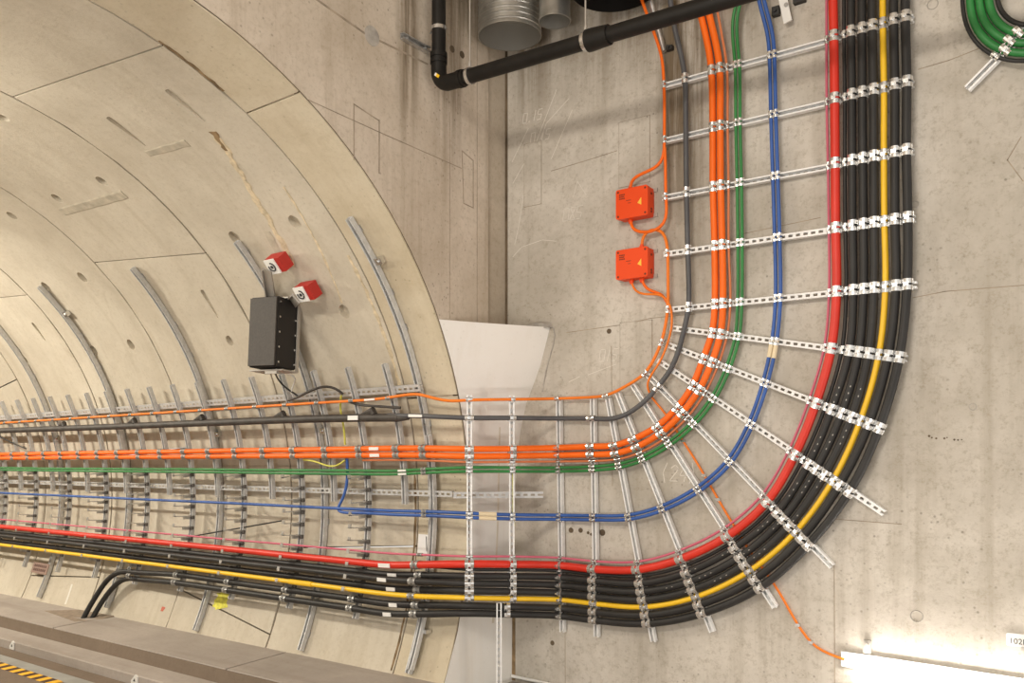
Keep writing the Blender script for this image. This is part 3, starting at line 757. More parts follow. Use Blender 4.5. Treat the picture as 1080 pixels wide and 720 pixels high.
# short post that takes the two lowest black cables
A = V((0.33, 3.06, -0.70)); B = V((0.33, 3.06, -1.475))
t = thing('slotted_post', 'slotted floor post under the two lowest black cables, in front of the infill', 'post', B)
mb = MB(); channel(mb, [A.lerp(B, i / 3) for i in range(4)], [O_] * 4); mb.build('rail_channel', M['galv'], t).location = -B
mb = MB(); mb.box(B + V((0, 0, 0.004)), (1, 0, 0), (0, 1, 0), (0, 0, 1), 0.10, 0.10, 0.008); mb.build('foot_plate', M['galv_dull'], t).location = -B
post_low = t

# ================================================================== CABLES
SIDE = {'A': 17.85, 'grey': 15.2, 'o1': 9.75, 'o2': 8.65, 'o3': 7.8, 'g': 5.85, 'b': -0.7, 'pink': -7.3, 'red': -9.2, 'thin': -8.9, 'b1': -10.7, 'b2': -11.55, 'b3': -12.9, 'y': -13.85, 'b4': -15.35, 'b5': -16.9}
OFF = {'A': .17, 'grey': .185, 'o1': .172, 'o2': .172, 'o3': .16, 'g': .19, 'b': .20, 'pink': .235, 'red': .265, 'thin': .19, 'b1': .21, 'b2': .275, 'b3': .20, 'y': .265, 'b4': .19, 'b5': .19}
TOP = {'A': [(1.477, 3.384), (1.423, 3.567), (1.33, 3.834), (1.282, 3.991)], 'grey': [(1.64, 3.327), (1.60, 3.512), (1.561, 3.80)], 'o1': [(1.848, 3.337), (1.797, 3.588), (1.747, 3.841), (1.72, 4.0)], 'o2': [(1.911, 3.319), (1.855, 3.591), (1.805, 3.822), (1.78, 4.0)],
       'o3': [(1.947, 3.376), (1.918, 3.571), (1.883, 3.763), (1.86, 3.95)], 'g': [(2.037, 3.384), (2.05, 3.512), (2.098, 3.62), (2.14, 3.9)], 'b': [(2.291, 3.30), (2.265, 3.43), (2.235, 3.57), (2.19, 3.9)]}
def wall_pts(c, rows, d=0.0):
    i = CB.index(c); out = []
    for k in rows:
        a, b = RAILS[k]; A = V((a[0], 0, a[1])); B = V((b[0], 0, b[1])); tg = (B - A).normalized()
        p = A + tg * (S[k][i] + d); p.y = YFACE - RAD[c] - 0.002; out.append(p)
    return out
ALLR = ['R%d' % i for i in range(1, 15)]
def main_path(c, d=0.0, tunnel_to=-15.15, rows=ALLR, top=True):
    i = CB.index(c); r = RAD[c]
    W = wall_pts(c, rows, d)
    P = []
    if top:
        if c in TOP:
            P = [V((x + d, YFACE - r - 0.002 - 0.02 * j, z)) for j, (x, z) in reversed(list(enumerate(TOP[c])))]
        else:
            P = [V((W[0].x - (0.02 if c == 'red' else 0.0), W[0].y, 4.0))]
    P += W
    dz = -d
    e = O_ * (r - 0.027)
    P.append(V((X540, Y540, Z540[i] + dz)) + e); P.append(V((X495, Y495, Z495[i] + dz)) + e)
    th = SIDE[c]; o = OFF[c]
    dth = -math.degrees(d / R)
    for X in (-0.25, -0.62):
        f = 0.55 if X == -0.25 else 1.0
        zt = TP(X, th + dth, o)
        if f < 1: zt = zt * f + V((X, P[-1].y if False else zt.y, Z495[i] + dz)) * (1 - f); zt.x = X
        P.append(zt)
    X = -1.02
    while X > tunnel_to:
        P.append(TP(X, th + dth + random.uniform(-.04, .04), o)); X -= 0.865
    return P
CABLES = {}
def cable(name, lab, pts, r, mat, cat='cable', group=None, n=10, step=0.05, smooth_it=1):
    P = spline(smoothed(pts, 0), step)
    P = smoothed(P, 3)
    mb = MB(); mb.tube(P, r, n)
    o = mb.build(name, M[mat], smooth=50)
    tag(o, lab, cat, group)
    CABLES[lab] = (o, P, r)
    return o, P
def sleeve(cab, P, X, length, r, mat, name='cable_tag', lab=None, z=None, flat=True):
    """a tag or wrap on cable near chainage X (or height z)"""
    i = min(range(1, len(P) - 1), key=lambda q: abs(P[q].x - X) if z is None else abs(P[q].z - z) + (0 if P[q].x > 1.3 else 9))
    tg = (P[i + 1] - P[i - 1]).normalized(); c = P[i]
    mb = MB()
    if flat:
        o = V((0.5, -0.86, 0)); o = (o - tg * o.dot(tg)).normalized()
        mb.box(c + o * (r + 0.003), tg, o, tg.cross(o), length, 0.006, max(0.016, r * 1.1))
    else:
        mb.tube([c - tg * length / 2, c, c + tg * length / 2], r * 1.06 + 0.001, 12)
    ob = mb.build(name, M[mat], cab)
    if lab: ob['label'] = lab
    return ob
spec = [
 ('grey', 'slim dark grey cable, second line inward from the bend', 'grey'),
 ('o1', 'thick orange cable, inner one of the orange pair', 'orange'),
 ('o2', 'thick orange cable, outer one of the orange pair', 'orange'),
 ('o3', 'very thin faded orange cable hugging the outside of the thick orange pair', 'rustorange'),
 ('red', 'thick bright red cable on the inner edge of the black bundle', 'red'),
 ('pink', 'very thin pink cable running just inside the thick red cable', 'pink'),
 ('thin', 'slim black cable squeezed directly between the red cable and the first thick black one', 'black'),
 ('b1', 'thick black cable, first outward from the red cable', 'black'),
 ('b2', 'thick black cable, middle one of the three between red and yellow', 'black'),
 ('b3', 'thick black cable touching the inner side of the yellow cable', 'black'),
 ('y', 'yellow cable running inside the black bundle', 'yellow'),
]
PATH = {}
for c, lab, m in spec:
    rows = ALLR
    to = -15.15
    if c == 'o3': to = -1.2
    if c == 'grey': to = -0.45
    o, P = cable({'grey': 'grey_cable', 'o1': 'orange_cable', 'o2': 'orange_cable', 'o3': 'thin_orange_cable', 'red': 'red_cable', 'pink': 'pink_cable', 'y': 'yellow_cable'}.get(c, 'black_cable'), lab, main_path(c, 0, to), RAD[c], m,
                 group='cables of the main bend', n=12 if RAD[c] > 0.015 else 8)
    PATH[c] = (o, P)
for c, nm, col in (('g', 'green_cable', 'green'), ('b', 'blue_cable', 'blue')):
    for d, w in ((-1, 'inner'), (1, 'outer')):
        mp_ = main_path(c, d * PAIR[c], -1.03 if c == 'b' and d > 0 else -15.15)
        if c == 'b' and d > 0: mp_ += [TP(-1.24, -1.1, .195), TP(-1.33, -0.9, .19), TP(-1.335, -0.2, .18), TP(-1.30, 0.8, .17), TP(-1.262, 2.9, .15), TP(-1.24, 6, .14), TP(-1.235, 8.6, .14)]
        o, P = cable(nm, '%s %s cable, %s one of the close pair round the bend' % ('slim', col, w), mp_, RAD[c], col, group='cables of the main bend', n=8)
        PATH[c + w] = (o, P)
# the two lowest black cables: they drop through the bench in the tunnel
for c, lab, dr in (('b4', 'thick black cable, next outward from the yellow cable, dropping behind the bench in the tunnel', [(-4.40, -16.0), (-4.60, -16.1), (-4.80, -16.9), (-4.94, -18.9), (-5.02, -21.6), (-5.08, -24.7), (-5.10, -27.5)]),
                   ('b5', 'thick black cable, outermost of the whole bundle', [(-4.36, -17.3), (-4.55, -17.3), (-4.72, -17.9), (-4.85, -19.5), (-4.96, -22.3), (-5.02, -25.6), (-5.04, -27.5)])):
    P0 = main_path(c, 0, -4.2)
    P0 += [TP(X, th, 0.19 if c == 'b4' else 0.13) for X, th in dr]
    o, P = cable('black_cable', lab, P0, RAD[c], 'black', group='cables of the main bend', n=12)
    PATH[c] = (o, P)
# clamps of these two on the floor post
for c, z in (('b4', Z540[14]), ('b5', Z540[15])):
    o, P = PATH[c]
    q = min(P, key=lambda p: abs(p.x - 0.352))
    place(clamp_mesh(RAD[c]), 'cable_clamp', post_low, basis(V((0, 0, -1)), O_.cross(V((0, 0, -1))), O_, q))
# thick insulated run of the grey cable in the tunnel
Pg = [TP(X, th, .185) for X, th in ((-0.50, 14.75), (-0.62, 14.85), (-1.5, 15.2), (-3, 15.4), (-5, 15.6), (-7.7, 16.0), (-10, 16.2), (-15.15, 16.4))]
o, P = cable('sleeved_cable', 'thick dark sleeved cable running along the tunnel below the thin orange cable', Pg, 0.034, 'heat', n=12)
sl_o, sl_P = o, P
for X, th in ((-0.80, 15.0), (-1.95, 15.3), (-3.2, 15.5), (-4.45, 15.6), (-6.0, 15.8)):
    mb = MB(); p = TP(X, th, .185)
    mb.tube([p + V((-0.14, 0, 0.03)), p + V((0.0, 0.0, 0.055)), p + V((0.02, 0.0, 0.02))], 0, 8, radii=[0.004, 0.034, 0.03])
    mb.build('sleeve_collar', M['heat'], sl_o)
mb = MB(); mb.tube([TP(-0.53, 14.77, .185), TP(-0.46, 14.7, .185), TP(-0.40, 14.7, .185)], 0, 12, radii=[0.036, 0.026, 0.02]); mb.build('end_boot', M['heat'], sl_o)

# thin orange fire cables with their loops at the boxes
def WP(x, z, d=0.075): return V((x, YW - d, z))
dA = YW - (YFACE - RAD['A'] - 0.002)
i = 0
Pm = [V((x, YFACE - 0.015 - 0.02 * j, z)) for j, (x, z) in reversed(list(enumerate(TOP['A'])))] + [wall_pts('A', ['R1'])[0], wall_pts('A', ['R2'])[0]]
Pin = Pm + [WP(1.497, 2.66, dA), WP(1.475, 2.60, dA), WP(1.423, 2.565, dA), WP(1.30, 2.543, dA), WP(1.235, 2.52, dA), WP(1.212, 2.48, .065), WP(1.21, 2.43, .06)]
o, P = cable('thin_orange_cable', 'thin orange cable coming from above into the top of the upper orange box', Pin, .012, 'orange', group='fire cables at the boxes', n=8)
PATH['Ain'] = (o, P)
d2 = dA
Pt = [WP(1.503, 2.70, d2 - .0), WP(1.508, 2.60, d2), WP(1.512, 2.34, d2), WP(1.520, 2.22, d2), WP(1.503, 2.142, d2 + .0), WP(1.439, 2.10, d2 + .01), WP(1.345, 2.098, d2), WP(1.25, 2.125, d2), WP(1.218, 2.175, .065), WP(1.21, 2.235, .06), WP(1.21, 2.26, .06)]
o, P = cable('thin_orange_cable', 'thin orange cable looping from the vertical run into the bottom of the upper box', Pt, .012, 'orange', group='fire cables at the boxes', n=8)
Rall = ['R7', 'R9', 'R10', 'R11', 'R12', 'R13', 'R14']
i = 0
def A_tail(d):
    W = wall_pts('A', Rall, d)
    P = W + [V((X540, Y540, Z540[0] - d)), V((X495, Y495, Z495[0] - d - 0.005)), V((0.0, 2.85, 0.855 - d)), TP(-0.13, 17.55, .165), TP(-0.26, 18.25, .16), TP(-0.45, 18.2, .165)]
    X = -0.7
    while X > -15.15: P.append(TP(X, 17.9, .165)); X -= 0.865
    return P
Pb = [WP(1.306, 1.985, .06), WP(1.306, 2.02, .06), WP(1.316, 2.07, .065), WP(1.353, 2.108, d2 + .0), WP(1.423, 2.122, d2 - .02), WP(1.490, 2.085, d2 - .01), WP(1.522, 2.0, d2), WP(1.528, 1.91, d2), WP(1.530, 1.69, d2), WP(1.528, 1.517, d2)] + A_tail(0)
o, P = cable('thin_orange_cable', 'thin orange cable from the top of the lower box, continuing along the tunnel', Pb, .012, 'orange_thin', group='fire cables at the boxes', n=8)
PATH['A'] = (o, P)
Pc = [WP(1.218, 1.79, .06), WP(1.218, 1.755, .06), WP(1.232, 1.70, .062), WP(1.282, 1.652, .07), WP(1.377, 1.633, d2), WP(1.45, 1.634, d2), WP(1.51, 1.60, d2 + .004), WP(1.55, 1.54, d2), WP(1.562, 1.46, d2), WP(1.561, 1.368, d2), WP(1.531, 1.274, d2), WP(1.480, 1.152, d2), WP(1.412, 1.062, d2), WP(1.372, 1.015, d2 - .01), WP(1.345, 0.965, d2 - .02), WP(1.35, 0.90, .03), WP(1.400, 0.832, .018), WP(1.466, 0.764, .015), WP(1.618, 0.545, .014), WP(1.715, 0.407, .014), WP(1.967, 0.008, .014), WP(2.139, -0.247, .014), WP(2.299, -0.442, .014), WP(2.48, -0.73, .014), WP(2.574, -0.831, .014), WP(2.666, -0.862, .014), WP(2.76, -0.88, .02)]
o, P = cable('thin_orange_cable', 'thin orange cable slanting down behind the bend to the wall light', Pc, .0085, 'orange_thin', group='fire cables at the boxes', n=8)
for z in (0.545, 0.30, 0.12, -0.70, -0.80):
    mb = MB(); q = min((p for p in P if p.z < 0.9), key=lambda p: abs(p.z - z)); mb.box(q + V((0, -0.002, 0)), (1, 0, 0), (0, 1, 0), (0, 0, 1), 0.03, 0.026, 0.02)
    mb.build('saddle_clip', M['clamp'], o)
Pd = [WP(1.306, 1.79, .06), WP(1.306, 1.762, .06), WP(1.322, 1.706, .062), WP(1.377, 1.66, .062), WP(1.45, 1.644, .062), WP(1.503, 1.60, .066), WP(1.53, 1.53, .068)]
o, P = cable('thin_orange_cable', 'short thin orange cable from the right underside of the lower box to the vertical run', Pd, .011, 'orange', group='fire cables at the boxes', n=8)

# tags and tapes
for c, X, L_ in (('A', -0.80, .12), ('o1', -0.82, .11), ('o2', -0.82, .11), ('red', -0.62, .13), ('b1', -0.56, .10), ('b2', -0.60, .10), ('b3', -0.58, .10), ('b4', -0.55, .09), ('b5', -0.58, .09), ('ginner', -0.53, .09), ('gouter', -0.53, .09), ('grey', -0.30, .14)):
    o, P = PATH[c]; sleeve(o, P, X, L_, {'A': .012, 'ginner': .0125, 'gouter': .0125}.get(c, RAD.get(c, .02)), 'tag', lab='white identification tag')
sleeve(sl_o, sl_P, -0.98, .12, .034, 'tag', lab='white identification tag')
for c in ('binner', 'bouter'):
    o, P = PATH[c]
    sleeve(o, P, 0, .13, RAD['b'], 'tape', 'tape_wrap', 'cream tape', z=1.17, flat=False); sleeve(o, P, 0.282, .14, RAD['b'], 'tape', 'tape_wrap', 'cream tape', flat=False)
o, P = PATH['y']; sleeve(o, P, -1.62, .30, RAD['y'] * 1.08, 'yellow', 'tape_wrap', flat=False)
# printed meter marks on the black sheaths
for c in ('b1', 'b2', 'b3'):
    o, P = PATH[c]; mb = MB()
    for k in range(len(P) - 2):
        p = P[k]
        if p.x > 1.5 and -0.55 < p.z < 0.9 and (k % 7) < 3:
            tg = (P[k + 1] - P[k]).normalized(); oo = V((0.25, -1, 0.1)); oo = (oo - tg * oo.dot(tg)).normalized()
            mb.box(p + oo * (RAD[c] - 0.0005), tg, oo, tg.cross(oo), 0.010, 0.003, 0.006)
    if len(mb.bm.faces): mb.build('sheath_print', M['bracket'], o)
    else: mb.bm.free()
# bright glints: cable ties between the lower cables at the infill
# ================================================================== TUNNEL STEELWORK
def ring_word(i, n): return ORD[i]
# curved struts
def arc_pts(X, t0, t1, o, step=3.0):
    k = max(2, int(abs(t1 - t0) / step)); return [t0 + (t1 - t0) * i / k for i in range(k + 1)]
cs = [(-0.36, 45.5, -25.0), (-1.675, 46.2, -24.8), (-3.27, 46.2, -25.0), (-5.02, 47.3, -24.0), (-6.6, 46.5, -24.6), (-8.3, 46.5, -24.6), (-9.95, 46.5, -24.6)]
for i, (X, t0, t1) in enumerate(cs):
    base = TP(X, t1, 0)
    t = thing('curved_strut', '%s long curved strut up the tunnel wall, counted from the portal' % ORD[i], 'strut', base, 'curved struts up the tunnel wall')
    ths = arc_pts(X, t0, t1, 0)
    mb = MB(); channel(mb, [TP(X, th, .012) for th in ths], [TN(th) for th in ths], w=0.047, d=0.045, slot=0)
    mb.build('strut_channel', M['galv_mid'], t).location = -base
    for th in (t0 - 2, t0 - 12, 28, 13, -3, -22):
        mb = MB(); mb.box(TP(X, th, .006), (1, 0, 0), TN(th), V((1, 0, 0)).cross(TN(th)), 0.06, 0.014, 0.05)
        mb.tube([TP(X, th, .0), TP(X, th, .05)], 0.008, 6)
        mb.build('anchor_bolt', M['bolt'], t).location = -base
    # little bracket at the side
    thb = {0: 38.5, 1: 12.5, 2: 12.5, 3: 40.5, 4: 12.8}.get(i)
    if thb:
        p = TP(X + .06, thb, .03); mb = MB(); mb.box(p, (1, 0, 0), TN(thb), V((1, 0, 0)).cross(TN(thb)), 0.07, 0.045, 0.05); mb.tube([p + TN(thb) * .02, p + TN(thb) * .035], 0.012, 8)
        mb.build('side_bracket', M['clamp'], t).location = -base
    if i in (0, 1, 3):
        mb = MB(); p = TP(X + .07, -16.5 if i == 1 else (-18.5 if i == 0 else -17.0), .05); mb.box(p, (1, 0, 0), (0, 1, 0), (0, 0, 1), 0.09, 0.06, 0.03); mb.build('side_bracket', M['clamp'], t).location = -base
X = -0.295
base = TP(X, -24.5, .04)
t = thing('cable_post', 'tall clamp post at the tunnel mouth, right beside the first curved strut', 'post', base)
ths = arc_pts(X, 11.5, -24.5, 0, 2.5)
mb = MB(); channel(mb, [TP(X, th, .075) for th in ths], [TN(th) for th in ths], w=0.041, d=0.041, slot=0); mb.build('post_channel', M['galv_mid'], t).location = -base
for c in CB:
    if c in ('A', 'grey', 'o3'): continue
    for w_ in (('inner', 'outer') if c in PAIR else ('',)):
        P = PATH[c + w_][1]; q = min(P, key=lambda p: abs(p.x - X)); k_ = P.index(q)
        th = math.degrees(math.atan2(q.z - G * q.x, q.y)); tg = (P[k_ + 1] - P[k_ - 1]).normalized(); z = TN(th); x = tg.cross(z).normalized(); z = x.cross(tg)
        place(clamp_mesh(RAD[c], 'clamp_dull'), 'cable_clamp', t, basis(x, tg, z, q))
# longitudinal slotted rails
def long_rail(lab, pts, outs, w):
    base = pts[len(pts) // 2]
    t = thing('slotted_rail', lab, 'rail', base, 'long rails along the tunnel')
    mb = MB(); channel(mb, pts, outs, w=w, d=0.030, pitch=0.06, slot=0.035, flip=True); mb.build('rail_channel', M['galv_mid'], t).location = -base
xs = [-0.30 - 1.0 * k for k in range(14)]
long_rail('long upper slotted rail along the tunnel behind the post tops', [TP(x, 18.85, .058) for x in xs], [TN(18.85)] * 14, 0.056)
xs = [-0.10 - 1.0 * k for k in range(14)]
long_rail('long lower slotted rail along the tunnel below the green cables', [TP(x, 2.35, .058) for x in xs], [TN(2.35)] * 14, 0.048)
pts = [V((-0.07, 2.985, 0.118)).lerp(V((0.415, 3.53, 0.112)), k / 3) for k in range(4)]
oo = V((0.745, -0.667, 0)).normalized()
long_rail('short slotted rail bridging the pale infill behind the green and blue cables', pts, [oo] * 4, 0.05)
# posts
def hook_mesh():
    mb = MB()  # x along the tunnel, y tangential up, z to the room; origin on post face
    mb.box((0, 0, 0.095), (1, 0, 0), (0, 1, 0), (0, 0, 1), 0.034, 0.010, 0.20)
    mb.box((0, 0.014, 0.192), (1, 0, 0), (0, 1, 0), (0, 0, 1), 0.034, 0.034, 0.006)
    mb.box((0, -0.018, 0.045), (1, 0, 0), (0, 1, 0), (0, 0, 1), 0.006, 0.026, 0.09)
    bmesh.ops.recalc_face_normals(mb.bm, faces=mb.bm.faces)
    me = bpy.data.meshes.new('hook_arm'); mb.bm.to_mesh(me); mb.bm.free(); me.materials.append(M['galv_dull'])
    mb = MB(); mb.box((0, -0.010, -0.004), (1, 0, 0), (0, 1, 0), (0, 0, 1), 0.088, 0.036, 0.026); bmesh.ops.bevel(mb.bm, geom=mb.bm.edges[:], offset=.005, segments=1, affect='EDGES')
    bmesh.ops.recalc_face_normals(mb.bm, faces=mb.bm.faces)
    m2 = bpy.data.meshes.new('arm_shoe'); mb.bm.to_mesh(m2); mb.bm.free(); m2.materials.append(M['shoe']); return me, m2
HOOK, SHOE = hook_mesh()
nl = ns = 0
for k in range(20):
    X = -0.595 - 0.4335 * k
    long = k % 2 == 1
    t1 = -18.4 if long else 0.6
    ths = arc_pts(X, 23.2, t1, 0, 2.5)
    base = TP(X, t1, .09)
    lab = ('%s tall hook-armed post in the tunnel, counted from the portal' % ORD[nl]) if long else ('%s short plain post in the tunnel, counted from the portal' % ORD[ns])
    t = thing('cable_post', lab, 'post', base, 'tall posts with hook arms' if long else 'short plain posts')
    if long: nl += 1
    else: ns += 1
    mb = MB(); channel(mb, [TP(X, th, .09) for th in ths], [TN(th) for th in ths], w=0.044, d=0.040, slot=0); mb.build('post_channel', M['galv_mid'], t).location = -base
    for c in ('A', 'o1', 'o2'):
        th = SIDE[c] if c != 'A' else 17.9; r = .012 if c == 'A' else RAD[c]
        z = TN(th); y = V((1, 0, 0)); x = y.cross(z)
        place(clamp_mesh(r, 'clamp_dull'), 'cable_clamp', t, basis(x, y, z, TP(X, th, OFF[c] if c != 'A' else .165)))
    if long:
        for a in range(10):
            th = 5.35 - 2.14 * a
            z = TN(th); x = V((1, 0, 0)); y = z.cross(x)
            ha = place(HOOK, 'hook_arm', t, basis(x, y, z, TP(X, th - (0.3 if a in (7, 8, 9) else 0.25), .130)))
            so = bpy.data.objects.new('arm_shoe', SHOE); C.objects.link(so); so.parent = ha
        for c in ('b4', 'b5'):
            if X > -4.6:
                th = SIDE[c]; z = TN(th); y = V((1, 0, 0)); x = y.cross(z)
                place(clamp_mesh(RAD[c], 'clamp_dull'), 'cable_clamp', t, basis(x, y, z, TP(X, th, OFF[c])))

# ================================================================== ORANGE JUNCTION BOXES
def text_mesh(s, size, depth=0.0006):
    cu = bpy.data.curves.new('t', 'FONT'); cu.body = s; cu.size = size; cu.extrude = depth; cu.align_x = 'CENTER'; cu.align_y = 'CENTER'
    o = bpy.data.objects.new('t', cu); C.objects.link(o)
    dg = bpy.context.evaluated_depsgraph_get(); me = bpy.data.meshes.new_from_object(o.evaluated_get(dg))
    bpy.data.objects.remove(o); bpy.data.curves.remove(cu)
    return me
def rounded_plate(mb, cx, cz, w, h, y0, y1, r, n=4):
    P = []
    for sx, sz, a0 in ((1, 1, 0), (-1, 1, 90), (-1, -1, 180), (1, -1, 270)):
        for k in range(n + 1):
            a = math.radians(a0 + 90 * k / n); P.append((cx + sx * (w / 2 - r) + r * math.cos(a), cz + sz * (h / 2 - r) + r * math.sin(a)))
    a = [mb.bm.verts.new((x, y0, z)) for x, z in P]; b = [mb.bm.verts.new((x, y1, z)) for x, z in P]
    for i in range(len(P)): mb.bm.faces.new((a[i], a[(i + 1) % len(P)], b[(i + 1) % len(P)], b[i]))
    mb.bm.faces.new(a); mb.bm.faces.new(b[::-1])
def jbox(cz, lab, glands_top, glands_bot):
    cx, w, h = 1.248, 0.262, 0.218; yb = YW - 0.004; yf = YW - 0.115
    base = V((cx, YW, cz))
    t = thing('junction_box', lab, 'junction box', base, 'orange junction boxes')
    mb = MB(); rounded_plate(mb, cx, cz, w, h, yb, yf + 0.032, 0.014); mb.build('box_body', M['box'], t, smooth=40).location = -base
    mb = MB(); rounded_plate(mb, cx, cz, w + .006, h + .006, yf + .031, yf, 0.016); lid = mb.build('lid', M['box'], t, smooth=40); lid.location = -base
    for sx in (-1, 1):
        for sz in (-1, 1):
            mb = MB(); mb.tube([V((cx + sx * (w / 2 - .017), yf + .004, cz + sz * (h / 2 - .017))), V((cx + sx * (w / 2 - .017), yf - .002, cz + sz * (h / 2 - .017)))], .0085, 10)
            mb.build('lid_screw', M['boxdark'], lid)
    mb = MB()
    a = [(cx + .072, cz + .012), (cx + .038, cz - .008), (cx + .072, cz - .028)]
    a = [(cx + .05, cz - .012), (cx + .082, cz + .026), (cx + .082, cz - .030)]
    v0 = [mb.bm.verts.new((x, yf + .001, z)) for x, z in a]; v1 = [mb.bm.verts.new((x, yf - .0015, z)) for x, z in a]
    mb.bm.faces.new(v1)
    for i in range(3): mb.bm.faces.new((v0[i], v0[(i + 1) % 3], v1[(i + 1) % 3], v1[i]))
    mb.build('warning_triangle', M['warn'], lid)['label'] = 'yellow warning triangle'
    mb = MB()
    for j, (zz, ww) in enumerate(((.070, .05), (.055, .045), (.040, .05))):
        for q in range(4): mb.abox((cx - .105 + q * ww / 4, yf - .0012, cz + zz - .005), (cx - .105 + q * ww / 4 + ww / 5.2, yf + .001, cz + zz + .004))
    mb.abox((cx - .045, yf - .0012, cz + .018), (cx - .005, yf + .001, cz + .022)); mb.abox((cx - .03, yf - .0012, cz - .002), (cx - .005, yf + .001, cz + .001))
    mb.build('lid_print', M['boxdark'], lid)
    for x, sg in [(x, 1) for x in glands_top] + [(x, -1) for x in glands_bot]:
        mb = MB(); z = cz + sg * h / 2
        mb.tube([V((x, YW - .06, z)), V((x, YW - .06, z + sg * .022))], .019, 8); mb.tube([V((x, YW - .06, z + sg * .022)), V((x, YW - .06, z + sg * .034))], .014, 8)
        mb.build('cable_gland', M['box'], t).location = -base
    for z in (-.055, -.075, .06):   # blank entry plugs on the side, then fixing lugs
        mb = MB(); mb.tube([V((cx + w / 2 - .001, YW - .05, cz + z)), V((cx + w / 2 + .003, YW - .05, cz + z))], .009, 8)
        mb.build('entry_plug', M['boxdark'], t).location = -base
    for sx, sz in ((1, 1), (1, -1), (-1, -1)):
        mb = MB(); mb.box((cx + sx * (w / 2 + .012), YW - .006, cz + sz * (h / 2 - .015)), (1, 0, 0), (0, 1, 0), (0, 0, 1), .035, .008, .028)
        mb.build('fixing_lug', M['bracket'], t).location = -base
jbox(2.333, 'upper orange junction box with yellow triangle on the side wall', [1.21], [1.21])
jbox(1.877, 'lower orange junction box with yellow triangle on the side wall', [1.306], [1.218, 1.306])

# ================================================================== DRAIN PIPE, DUCTS, TOP FITTINGS
YP = 2.62; rp = 0.052
base = V((0.10, YP, 3.2))
t = thing('drain_pipe', 'black drain pipe with elbow hung below the ducts', 'pipe', base)
mb = MB()
def relb(mb_, name, mat, parent, b=base, smooth=40):
    o = mb_.build(name, mat, parent, smooth=smooth); o.location = -b; return o
zh = lambda x: 3.196 - 0.026 * (x - 0.26)
mb.tube([V((0.10, YP, 4.4)), V((0.10, YP, 3.42))], rp, 20); relb(mb, 'vertical_pipe', M['pipe'], t)
mb = MB(); el = [V((0.10, YP, 3.44))] + [V((0.10 + 0.105 * (1 - math.cos(a)), YP, zh(0.2) + 0.105 * (1 - math.sin(a)))) for a in [PI / 2 * k / 8 for k in range(9)]] + [V((0.36, YP, zh(0.36)))]
mb.tube(el, rp + 0.006, 20)
for z in (3.44, 3.395): mb.tube([V((0.10, YP, z)), V((0.10, YP, z - 0.035))], rp + 0.012, 20)
mb.tube([V((0.30, YP, zh(.30))), V((0.335, YP, zh(.335)))], rp + 0.012, 20)
e = relb(mb, 'elbow', M['pipe'], t)
mb = MB(); mb.box((0.137, YP - 0.060, 3.245), V((.8, 0, -.6)), (0, 1, 0), V((.6, 0, .8)), .045, .006, .022); mb.build('elbow_sticker', M['yellow'], e)['label'] = 'small white and yellow sticker'
mb = MB(); mb.box((0.124, YP - 0.061, 3.2545), V((.8, 0, -.6)), (0, 1, 0), V((.6, 0, .8)), .018, .006, .021); mb.build('elbow_sticker', M['white'], e)
mb = MB(); mb.tube([V((0.34, YP, zh(.34))), V((1.45, YP, zh(1.45)))], rp, 20); mb.tube([V((1.45, YP, zh(1.45))), V((4.6, YP, zh(4.6)))], rp, 20); relb(mb, 'horizontal_pipe', M['pipe'], t)
mb = MB(); mb.tube([V((1.40, YP, zh(1.40))), V((1.43, YP, zh(1.43))), V((1.56, YP, zh(1.56)))], 0, 20, radii=[rp + .02, rp + .02, rp + .012]); relb(mb, 'socket', M['pipe'], t)
for lab_, p, ax in (('v', V((0.10, YP, 3.62)), V((0, 0, 1))), ('h', V((0.40, YP, zh(.40))), V((1, 0, 0))), ('h', V((1.38, YP, zh(1.38))), V((1, 0, 0))), ('h', V((3.0, YP, zh(3.0))), V((1, 0, 0)))):
    mb = MB(); mb.tube([p - ax * .013, p + ax * .013], rp + .009, 22); pc = relb(mb, 'pipe_clamp', M['clamp'], t)
    if lab_ == 'h':
        mb = MB(); mb.tube([p + V((0, 0, rp + .005)), p + V((0, 0, rp + .045))], .012, 8); mb.tube([p + V((0, 0, rp + .03)), V((p.x, p.y, 4.6))], .006, 8); mb.build('hanger_rod', M['bracket'], pc)
    else:
        mb = MB(); mb.tube([p + V((-rp, 0, 0)), V((0.03, YP - 0.02, 3.60))], .008, 8); mb.build('clamp_rod', M['bolt'], pc)
base2 = V((0.0, 2.47, 3.45))
t = thing('wall_bracket', 'short slotted bracket on the portal wall beside the vertical drain pipe', 'bracket', base2)
mb = MB(); channel(mb, [V((0.0015, 2.31, 3.475)).lerp(V((0.0015, 2.60, 3.475)), k / 2) for k in range(3)], [V((1, 0, 0))] * 3, d=0.035, w=0.045); mb.build('bracket_channel', M['galv_dull'], t).location = -base2
for y in (2.36, 2.55):
    mb = MB(); mb.tube([V((0.002, y, 3.475)), V((0.045, y, 3.475))], .012, 8)
    mb.build('bolt', M['bolt'], t).location = -base2

